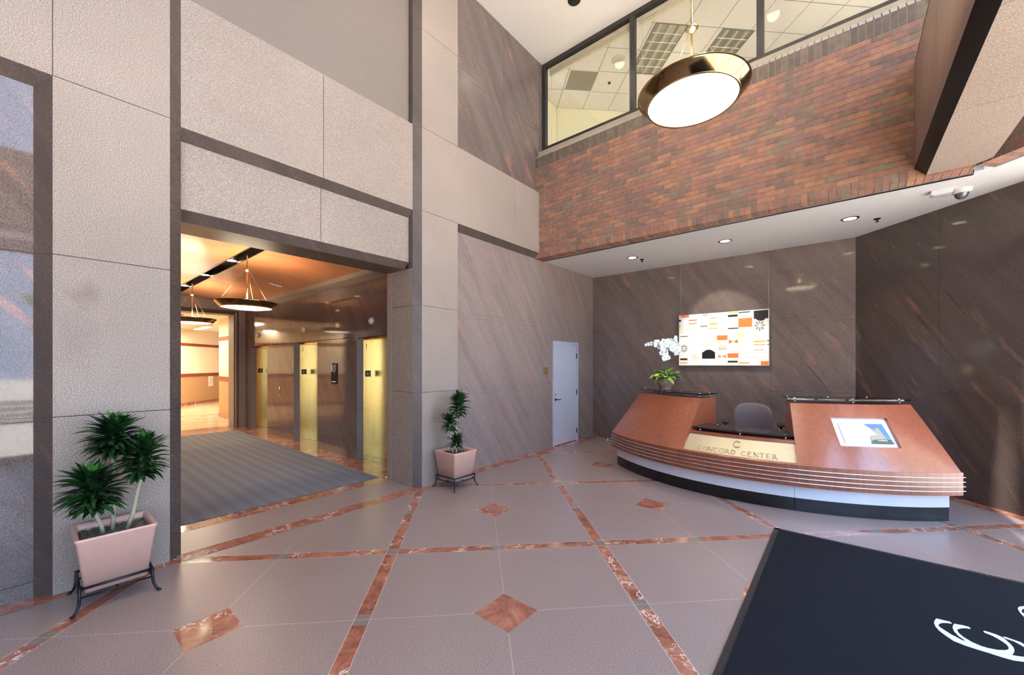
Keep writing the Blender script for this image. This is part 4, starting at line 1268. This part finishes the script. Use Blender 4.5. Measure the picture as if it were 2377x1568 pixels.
for i in range(5):
    a = 2 * PI * i / 5
    m = MB(); m.tube([(0, -0.05, 0.11), (0.3 * math.cos(a), -0.05 + 0.3 * math.sin(a), 0.07)], [0.024, 0.016], BLKP); lg = m.build('leg', ch)
    m = MB(); m.ball((0.3 * math.cos(a), -0.05 + 0.3 * math.sin(a), 0.031), 0.03, BLKP, 12, 8); m.build('caster', lg)

# ================================================================== ARTWORK on wires
ART = thing('wall_artwork', (-1.79, 8.38, 1.67), 'bright abstract canvas of orange, black and cream blocks hung on wires', 'artwork')
ax0, ax1, az0, az1, ay = -2.57, -1.022, 1.675, 2.692, 8.375
def amat():
    t = NT('canvas_paint')
    c = t.ramp(t.noise(t.co, 3.0, 4), [(0.35, lin((248, 245, 234))), (0.55, lin((250, 249, 244))), (0.72, lin((244, 226, 184)))])
    return t.set(color=c, rough=0.5)
AM = amat()
def APt(px, py, off=0.0):
    """artwork-local coords 0..2030 x, 0..1270 y (down) -> canvas point"""
    return (ax0 + (ax1 - ax0) * px / 2030.0, ay - 0.001 - off, az1 - (az1 - az0) * py / 1150.0)
m = MB(); m.box(ax0, ax1, ay, ay + 0.045, az0, az1, AM); cv = local(m.build('canvas', ART), ART.location)
AO = plain('paint_orange', (228, 122, 52), 0.5); AK = plain('paint_black', (24, 24, 24), 0.4); AY = plain('paint_yellow', (240, 190, 96), 0.5)
AR = plain('paint_red', (200, 84, 52), 0.5); AG = plain('paint_grey', (150, 148, 134), 0.5); AP = plain('paint_peach', (232, 150, 90), 0.5); AB = plain('paint_tan', (190, 132, 76), 0.5)
m = MB()
def rct(x0, y0, x1, y1, mt, o=0.0006): m.poly([APt(x0, y0, o), APt(x1, y0, o), APt(x1, y1, o), APt(x0, y1, o)], mt)
for r in ((45, 0, 255, 60, AO), (250, 120, 450, 140, AR), (250, 195, 450, 220, AP), (530, 265, 705, 295, AG), (760, 105, 930, 122, AP), (745, 215, 930, 262, AY),
          (1170, 70, 1385, 115, AK), (1170, 350, 1400, 372, AK), (1400, 160, 1690, 345, AO), (1725, 20, 2020, 190, AK), (0, 105, 55, 150, AK), (0, 235, 40, 270, AY),
          (40, 480, 235, 495, AK), (925, 500, 1160, 600, AO), (1715, 640, 1960, 672, AY), (1715, 712, 1960, 732, AY), (1735, 825, 1935, 833, AR), (1995, 635, 2030, 655, AK), (2000, 712, 2028, 730, AK),
          (30, 990, 215, 1030, AK), (30, 1075, 215, 1110, AY), (575, 855, 880, 1000, AK), (950, 745, 1140, 760, AY), (950, 785, 1140, 800, AG), (1165, 890, 1400, 985, AO),
          (1170, 1050, 1385, 1085, AK), (1410, 1080, 1630, 1110, AY), (1870, 1060, 2025, 1145, AO), (1405, 25, 1650, 45, AK), (740, 330, 950, 350, AY), (1180, 10, 1380, 40, AY)):
    rct(*r)
m.poly([APt(600, 858, 0.0006), APt(650, 818, 0.0006), APt(720, 800, 0.0006), APt(800, 812, 0.0006), APt(870, 858, 0.0006)], AK)
m.poly([APt(1770, 188, 0.0006), APt(1960, 188, 0.0006), APt(1935, 225, 0.0006), APt(1870, 240, 0.0006), APt(1800, 222, 0.0006)], AK)
for (x, y, s_, mt) in ((1290, 640, 1.0, AB), (1040, 952, 0.9, AP)):
    m.poly([APt(x, y, 0.0007), APt(x - 100 * s_, y - 45 * s_, 0.0007), APt(x - 100 * s_, y + 45 * s_, 0.0007)], mt)
    m.poly([APt(x, y, 0.0007), APt(x + 100 * s_, y - 45 * s_, 0.0007), APt(x + 100 * s_, y + 45 * s_, 0.0007)], mt)
for (x, y, s_, n0, n1) in ((1845, 330, 1.15, 0, 8), (130, 765, 0.95, 0, 8), (650, 5, 0.7, 0, 5)):
    for k in range(n0, n1):
        a = PI / 4 * k
        c_, s2 = math.cos(a), math.sin(a)
        if y < 50 and s2 < -0.1: continue
        pts = [(18, 0), (60, -18), (88, -16), (98, 0), (88, 16), (60, 18)]
        m.poly([APt(x + s_ * (p * c_ - q * s2), y + s_ * (p * s2 + q * c_), 0.0007) for p, q in pts], AG)
for x in (400, 690, 1000, 1480, 1790): m.poly([APt(x, 120, 0.0004), APt(x + 3, 120, 0.0004), APt(x + 3, 1100, 0.0004), APt(x, 1100, 0.0004)], AY)
for y in (330, 700, 980): m.poly([APt(60, y, 0.0004), APt(2000, y, 0.0004), APt(2000, y + 3, 0.0004), APt(60, y + 3, 0.0004)], AY)
m.build('painted_shapes', cv)
for x in (-2.545, -1.03):
    m = MB(); m.cyl((x, 8.40, az1 - 0.02), (x, 8.40, zc), 0.003, plain('hanging_wire', (190, 180, 165), 0.4, 0.7), seg=6); local(m.build('hanging_wire', ART), ART.location)
light('art_spot', 'SPOT', (-1.79, 7.0, zc - 0.03), 150, (1, 0.93, 0.80), 0.05, (math.radians(46), 0, 0), math.radians(48), 0.4)

# ================================================================== FLORAL ARRANGEMENT
fl0 = pol(2.08, -36.4, 1.272)
bo = thing('orchid_arrangement', fl0, 'white orchid with bright green foliage in a mauve bowl on the desk', 'plant')
BOWL = plain('mauve_ceramic', (150, 112, 100), 0.35)
m = MB(); m.lathe([(0.0, 0.0), (0.084, 0.0), (0.088, 0.015), (0.082, 0.034), (0.095, 0.055), (0.132, 0.11), (0.155, 0.19), (0.148, 0.19), (0.12, 0.12), (0.0, 0.10)], BOWL, seg=36); m.build('bowl', bo)
m = MB(); m.lathe([(0.0, 0.17), (0.142, 0.165)], plain('potting_moss', (72, 60, 40), 0.9), seg=24); m.build('moss', bo)
rnd = random.Random(3)
LGR = [plain('leaf_lime', (204, 222, 104), 0.45), plain('leaf_green', (116, 164, 62), 0.45), plain('leaf_deep', (48, 104, 62), 0.4), plain('leaf_pale', (214, 220, 130), 0.45)]
def leaf(mb, p0, dr, length, width, mat, droop=0.5, roll=0.0, n=6, fold=0.15):
    d = Vector(dr).normalized(); p = Vector(p0)
    up = Vector((0, 0, 1))
    side = d.cross(up)
    if side.length < 1e-3: side = Vector((1, 0, 0))
    side.normalize(); nrm = side.cross(d).normalized()
    q = Matrix.Rotation(roll, 3, d); side = q @ side; nrm = q @ nrm
    rows = []
    for i in range(n + 1):
        t = i / n
        wv = width * (math.sin(PI * min(1, t * 0.97 + 0.03)) ** 0.75) * (1 - 0.25 * t)
        if i == n: wv = 0.001
        rows.append([p - side * wv + nrm * wv * fold, p.copy(), p + side * wv + nrm * wv * fold])
        d = (d + Vector((0, 0, -droop / n))).normalized()
        p = p + d * (length / n)
    mb.grid(rows, mat, True)
for k in range(4):
    m = MB()
    for i in range(16):
        a = rnd.uniform(0, 2 * PI); e = rnd.uniform(0.1, 1.1); r0 = rnd.uniform(0.02, 0.12)
        base = (r0 * math.cos(a), r0 * math.sin(a), 0.17 + rnd.uniform(0, 0.10))
        leaf(m, base, (math.cos(a), math.sin(a), math.tan(e) * 0.7), rnd.uniform(0.17, 0.25), rnd.uniform(0.035, 0.052), LGR[(0, 1, 3, 2)[k]], 0.9)
    m.build('foliage', bo)
PET = plain('orchid_petal', (248, 248, 246), 0.5); PETC = plain('orchid_throat', (230, 210, 140), 0.5)
vr = Vector((math.cos(YAW), math.sin(YAW), 0)); vd = Vector((-math.sin(YAW), math.cos(YAW), 0))
def fx_(px, py, dd=0.0):
    """offset on the arrangement from picture-like offsets (right, up) measured from bowl foot"""
    return vr * ((px - 1547) * 0.00700) + Vector((0, 0, (908 - py) * 0.00700)) + vd * dd
stems = [[(1545, 878), (1546, 850), (1543, 820), (1532, 804), (1515, 797), (1500, 800)],
         [(1549, 878), (1552, 850), (1553, 820), (1556, 800), (1566, 790), (1578, 800), (1581, 815)],
         [(1550, 880), (1549, 850), (1547, 825), (1548, 808), (1553, 800), (1560, 806), (1572, 818)],
         [(1541, 880), (1537, 855), (1536, 825), (1538, 812), (1546, 815), (1546, 830)]]
for i, st in enumerate(stems):
    m = MB(); m.tube([fx_(a, b, 0.02 * math.sin(j + i)) for j, (a, b) in enumerate(st)], 0.003, LGR[2], 6); m.build('orchid_stem', bo)
flowers = [(1499, 801, .55), (1507, 799, .7), (1514, 798, .8), (1521, 801, .9), (1528, 795, 1), (1534, 800, 1), (1524, 794, .8), (1541, 793, 1), (1546, 800, 1), (1552, 792, 1), (1557, 799, 1), (1563, 791, 1), (1568, 785, .9),
           (1571, 795, 1), (1575, 803, 1), (1578, 811, 1), (1580, 819, .9), (1573, 812, 1), (1566, 806, 1), (1560, 811, 1), (1551, 809, 1), (1543, 808, 1), (1537, 810, 1), (1548, 818, 1), (1555, 803, 1),
           (1538, 820, 1), (1546, 828, 1), (1551, 831, .9), (1541, 832, 1), (1568, 821, .8), (1534, 806, .9), (1562, 799, 1), (1566, 814, .9), (1545, 835, .8)]
proto = None
for i, (a, b, s_) in enumerate(flowers):
    if proto is None:
        m = MB()
        for k in range(5):
            t = 2 * PI * k / 5 + PI / 2
            wv = 0.026 if k in (1, 4) else 0.018
            dirv = Vector((math.cos(t), -0.18, math.sin(t))).normalized()
            sd = Vector((-math.sin(t), 0, math.cos(t)))
            rows = []
            for q in range(5):
                f_ = q / 4
                wd = wv * math.sin(PI * (0.12 + 0.86 * f_)) ** 0.6
                c = dirv * 0.045 * f_ + Vector((0, -0.006 * math.sin(f_ * PI), 0))
                rows.append([c - sd * wd, c + Vector((0, -0.003, 0)), c + sd * wd])
            m.grid(rows, PET, True)
        m.ball((0, -0.012, -0.006), 0.009, PETC, 8, 6)
        proto = m.build('orchid_bloom', bo)
        o = proto
    else:
        o = proto.copy(); COL.objects.link(o); o.parent = bo
    o.location = fx_(a, b, rnd.uniform(-0.06, 0.04))
    o.rotation_euler = (rnd.uniform(-0.3, 0.3), rnd.uniform(0, 6.28), YAW + rnd.uniform(-0.6, 0.6))
    o.scale = (s_ * 1.15,) * 3

# ================================================================== DRACAENAS on iron stands
POT = plain('pink_glazed_pot', (200, 156, 138), 0.3, var=0.03, coat=0.3)
MOSS = NT('dry_moss')
MOSSM = MOSS.set(color=MOSS.ramp(MOSS.noise(MOSS.co, 60, 4, 0.7), [(0.35, lin((62, 56, 48))), (0.7, lin((150, 142, 124)))]), rough=0.95)
DLEAF = NT('dracaena_leaf')
DL = DLEAF.set(color=DLEAF.ramp(DLEAF.noise(DLEAF.co, 9, 2), [(0.35, lin((18, 38, 20))), (0.65, lin((36, 72, 32)))]), rough=0.28, spec=0.6)
DL2 = plain('dracaena_young_leaf', (66, 112, 48), 0.3)
STM = NT('dracaena_cane')
rr_ = STM.math('FRACT', STM.math('MULTIPLY', STM.z, 70))
STMM = STM.set(color=STM.ramp(rr_, [(0.0, lin((96, 82, 60))), (0.3, lin((176, 164, 134))), (0.9, lin((196, 184, 154)))]), rough=0.7)
def pot_mesh():
    mb = MB()
    def ringp(h, z, r=0.02, n=5):
        pts = []
        for (sx, sy, a0) in ((1, 1, 0), (-1, 1, PI / 2), (-1, -1, PI), (1, -1, 1.5 * PI)):
            for i in range(n):
                a = a0 + PI / 2 * i / (n - 1)
                pts.append((sx * (h - r) + r * math.cos(a), sy * (h - r) + r * math.sin(a), z))
        return pts
    prof = [(0.150, 0.118, .01), (0.163, 0.122, .015), (0.205, 0.47, .018), (0.212, 0.49, .018), (0.213, 0.502, .018), (0.207, 0.508, .016), (0.190, 0.504, .014), (0.184, 0.49, .012), (0.180, 0.43, .012)]
    rows = [ringp(h, z, r) for h, z, r in prof]
    mb.grid(rows, POT, True, True); mb.poly(rows[0][::-1], POT)
    return mb
def crown(mb, top, bot, R, nl, seed, L=0.165, wd=0.019):
    rg = random.Random(seed)
    b, t = Vector(bot), Vector(top)
    ax = (t - b); hgt = ax.length; ax.normalize()
    for i in range(nl):
        f = (i + 0.5) / nl
        a = i * 2.39996 + rg.uniform(-0.25, 0.25)
        p = b + ax * (hgt * (0.0 + 0.86 * f))
        e = 0.38 + 0.85 * f ** 1.5 + rg.uniform(-0.2, 0.2)
        hv = Vector((math.cos(a), math.sin(a), 0))
        dv = hv * math.cos(e) + Vector((0, 0, math.sin(e))) + ax * 0.12
        prof_ = 0.85 + 0.3 * math.sin(PI * min(1, f * 1.1)) if f < 0.75 else 0.95 - 0.4 * (f - 0.75) / 0.25
        if f < 0.12: prof_ = 0.75
        leaf(mb, p + hv * 0.01, dv, L * R * prof_ * rg.uniform(0.72, 1.15), wd * rg.uniform(0.9, 1.2), DL if (f < 0.9 or rg.random() < 0.4) else DL2, rg.uniform(1.2, 1.8) * (1 - 0.6 * f), rg.uniform(-0.6, 0.6), 7, 0.3)
def dracaena(loc, spec, label, seed):
    t_ = thing('potted_dracaena', loc, label, 'potted plant', group='potted dracaenas')
    pot_mesh().build('pot', t_)
    rg = random.Random(seed)
    m = MB(); N = 12
    rows = [[((-0.181 + 0.362 * i / N), (-0.181 + 0.362 * j / N), 0.455 + rg.uniform(-0.01, 0.012)) for i in range(N + 1)] for j in range(N + 1)]
    m.grid(rows, MOSSM, True)
    for i in range(700):
        x, y = rg.uniform(-0.17, 0.17), rg.uniform(-0.17, 0.17); a = rg.uniform(0, 2 * PI); l = rg.uniform(0.012, 0.03)
        z = 0.458
        m.tube([(x, y, z), (x + l * 0.5 * math.cos(a), y + l * 0.5 * math.sin(a), z + rg.uniform(0.008, 0.02)), (x + l * math.cos(a), y + l * math.sin(a), z + 0.002)], 0.0009, MOSSM, 3, False)
    m.build('moss', t_)
    for i, (p0, p1, p2, R, nl, sr) in enumerate(spec):
        a = [Vector(p) - Vector((loc[0], loc[1], 0)) for p in (p0, p1, p2)]
        m = MB(); m.tube([a[0], a[0].lerp(a[1], 0.35) + Vector((0.006, 0.006, 0)), a[0].lerp(a[1], 0.7), a[1], a[1].lerp(a[2], 0.6)], [sr * 1.1, sr, sr, sr, sr * 0.6], STMM, 10); m.build('stem', t_)
        m = MB(); crown(m, a[2], a[1], R, nl, seed + i); m.build('foliage', t_)
    return t_
def stand(loc, label):
    t_ = thing('plant_stand', loc, label, 'plant stand', group='iron plant stands')
    hh = 0.186
    m = MB()
    for z in (0.165, 0.108):
        r_ = 0.009 if z > 0.15 else 0.0065
        for (x0, y0, x1, y1) in ((-hh, -hh, hh, -hh), (hh, -hh, hh, hh), (hh, hh, -hh, hh), (-hh, hh, -hh, -hh)):
            m.cyl((x0, y0, z), (x1, y1, z), r_, IRON, seg=8)
    m.cyl((-hh, 0, 0.108), (hh, 0, 0.108), 0.0065, IRON, seg=8); m.cyl((0, -hh, 0.108), (0, hh, 0.108), 0.0065, IRON, seg=8)
    m.build('rail_frame', t_)
    for sx in (-1, 1):
        for sy in (-1, 1):
            m = MB()
            m.tube([(sx * hh, sy * hh, 0.172), (sx * hh, sy * hh, 0.10), (sx * (hh + 0.003), sy * (hh + 0.003), 0.065), (sx * (hh + 0.014), sy * (hh + 0.014), 0.03), (sx * (hh + 0.03), sy * (hh + 0.03), 0.008)], [0.009, 0.009, 0.009, 0.008, 0.009], IRON, 8)
            m.ball((sx * (hh + 0.032), sy * (hh + 0.032), 0.008), 0.014, IRON, 10, 6, (1, 1, 0.55))
            m.build('leg', t_)
    return t_
P1 = (-4.165, 0.37, 0); P2 = (-4.155, 3.745, 0)
dracaena(P1, [((-4.19, 0.36, 0.45), (-4.18, 0.365, 1.03), (-4.18, 0.37, 1.28), 1.15, 230, 0.013),
              ((-4.15, 0.435, 0.45), (-4.13, 0.512, 0.83), (-4.13, 0.54, 1.16), 1.0, 190, 0.013),
              ((-4.15, 0.31, 0.45), (-4.10, 0.262, 0.66), (-4.10, 0.235, 0.95), 1.15, 210, 0.012)],
         'large dracaena with three leafy heads in a pink pot at the left pier', 11)
dracaena(P2, [((-4.20, 3.73, 0.45), (-4.16, 3.79, 0.97), (-4.15, 3.81, 1.30), 1.0, 120, 0.011),
              ((-4.17, 3.70, 0.45), (-4.18, 3.66, 0.77), (-4.19, 3.66, 1.0), 0.95, 80, 0.011),
              ((-4.13, 3.72, 0.45), (-4.12, 3.73, 0.56), (-4.12, 3.74, 0.70), 0.85, 70, 0.011)],
         'smaller dracaena in a pink pot in front of the light granite column', 23)
stand(P1, 'black iron stand under the pink pot at the far left pier')
stand(P2, 'black iron stand under the pink pot near the elevator opening')

# ================================================================== ENTRANCE MAT
mt_ = thing('entrance_mat', (0.6, 2.4, 0), 'large dark navy entrance mat with a white double C emblem', 'mat')
MT = NT('mat_pile')
MTM = MT.set(color=MT.ramp(MT.noise(MT.co, 180, 3, 0.7), [(0.35, lin((10, 12, 18))), (0.65, lin((20, 23, 32)))]), rough=0.95, spec=0.2)
MTB = plain('mat_rubber_edge', (26, 27, 31), 0.6)
m = MB(); m.box(-0.505, 1.60, 0.3, 4.86, 0.001, 0.011, MTM); local(m.build('pile', mt_), mt_.location)
m = MB()
for (x0, x1, y0, y1) in ((-0.548, -0.503, 0.26, 4.90), (1.6, 1.645, 0.26, 4.90), (-0.548, 1.645, 4.86, 4.90), (-0.548, 1.645, 0.26, 0.30)):
    m.box(x0, x1, y0, y1, 0.0008, 0.0075, MTB)
local(m.build('rubber_border', mt_), mt_.location)
# emblem woven into the pile (floor coordinates, metres)
LOGO = plain('mat_white_pile', (212, 214, 222), 0.9)
LOGOPTS = [[(0.542, 3.814), (0.537, 3.835), (0.502, 3.83), (0.473, 3.826), (0.46, 3.787), (0.453, 3.75), (0.454, 3.705), (0.465, 3.661), (0.486, 3.624), (0.515, 3.583), (0.561, 3.568), (0.608, 3.565), (0.654, 3.565), (0.698, 3.562), (0.743, 3.566), (0.785, 3.587), (0.84, 3.632), (0.857, 3.695), (0.799, 3.649), (0.775, 3.635), (0.75, 3.627), (0.766, 3.665), (0.774, 3.697), (0.777, 3.728), (0.773, 3.764), (0.762, 3.803), (0.752, 3.826), (0.733, 3.838), (0.705, 3.844), (0.682, 3.844), (0.677, 3.827), (0.682, 3.817), (0.71, 3.805), (0.728, 3.785), (0.744, 3.761), (0.754, 3.738), (0.755, 3.71), (0.749, 3.685), (0.731, 3.661), (0.697, 3.636), (0.66, 3.624), (0.63, 3.625), (0.597, 3.641), (0.568, 3.676), (0.556, 3.708), (0.553, 3.738), (0.557, 3.756), (0.575, 3.782), (0.598, 3.805), (0.622, 3.815), (0.62, 3.837), (0.593, 3.836), (0.552, 3.823), (0.542, 3.789), (0.536, 3.757), (0.536, 3.713), (0.547, 3.669), (0.563, 3.644), (0.573, 3.629), (0.556, 3.627), (0.536, 3.646), (0.516, 3.66), (0.492, 3.691), (0.472, 3.719), (0.471, 3.738), (0.481, 3.767), (0.5, 3.791), (0.521, 3.806)], [(0.759, 3.839), (0.772, 3.84), (0.825, 3.828), (0.835, 3.813), (0.855, 3.781), (0.853, 3.716), (0.843, 3.726), (0.826, 3.774), (0.811, 3.797), (0.794, 3.813), (0.767, 3.818), (0.76, 3.822)], [(0.925, 4.35), (0.94, 4.385), (0.966, 4.413), (0.987, 4.412), (0.973, 4.369), (0.956, 4.368), (0.943, 4.344), (0.934, 4.315), (0.931, 4.291), (0.938, 4.284), (0.95, 4.245), (0.932, 4.173), (0.925, 4.225), (0.921, 4.262), (0.92, 4.303)]]
m = MB()
for poly, nm in zip(LOGOPTS, ('emblem', 'emblem_stroke', 'lettering')):
    m = MB(); m.prism(poly, 0.0108, 0.0118, LOGO, lambda p, q, t: (p, q, t))
    local(m.build(nm, mt_, tri=True), mt_.location)

# ================================================================== OUTDOORS (seen only in reflections and through the street glass)
m = MB(); m.box(FX + 0.1, 60, -50, 50, -0.2, -0.02, plain('pale_paving', (180, 174, 168), 0.9)); o = m.build('ground'); o['kind'] = 'structure'
m = MB()
for i in range(4): m.box(9 + i * 0.5, 14, -9, 6, -0.02 + i * 0.15, 0.13 + i * 0.15, plain('step_stone', (186, 180, 170), 0.9))
o = m.build('trim_8'); o['kind'] = 'structure'
TRK = plain('tree_bark', (84, 66, 50), 0.9); TLF = plain('tree_leaves', (92, 132, 52), 0.7, var=0.3)
for i, (x, y, s_, lb) in enumerate(((16, -3.5, 1.0, 'leafy street tree outside, reflected left in the niche'), (17, 1.5, 1.2, 'leafy street tree outside, reflected in the niche middle'), (15, 6.5, 0.9, 'leafy street tree outside the right-hand glass'))):
    t_ = thing('street_tree', (x, y, 0), lb, 'tree', group='street trees outside')
    m = MB(); m.tube([(0, 0, -0.02), (0.05, 0, 1.4 * s_), (0.0, 0.1, 3.4 * s_)], [0.16, 0.12, 0.06], TRK); m.build('trunk', t_)
    m = MB(); rg = random.Random(i)
    for k in range(240):
        a, e, r_ = rg.uniform(0, 6.28), rg.uniform(-1, 1), rg.uniform(0.5, 1.0)
        p = (1.5 * s_ * r_ * math.cos(a) * math.sqrt(1 - e * e), 1.5 * s_ * r_ * math.sin(a) * math.sqrt(1 - e * e), 3.5 * s_ + 1.4 * s_ * r_ * e)
        leaf(m, p, (rg.uniform(-1, 1), rg.uniform(-1, 1), rg.uniform(-0.5, 1)), 0.5, 0.17, TLF, 0.3, rg.uniform(-1, 1), 3)
    m.build('foliage', t_)
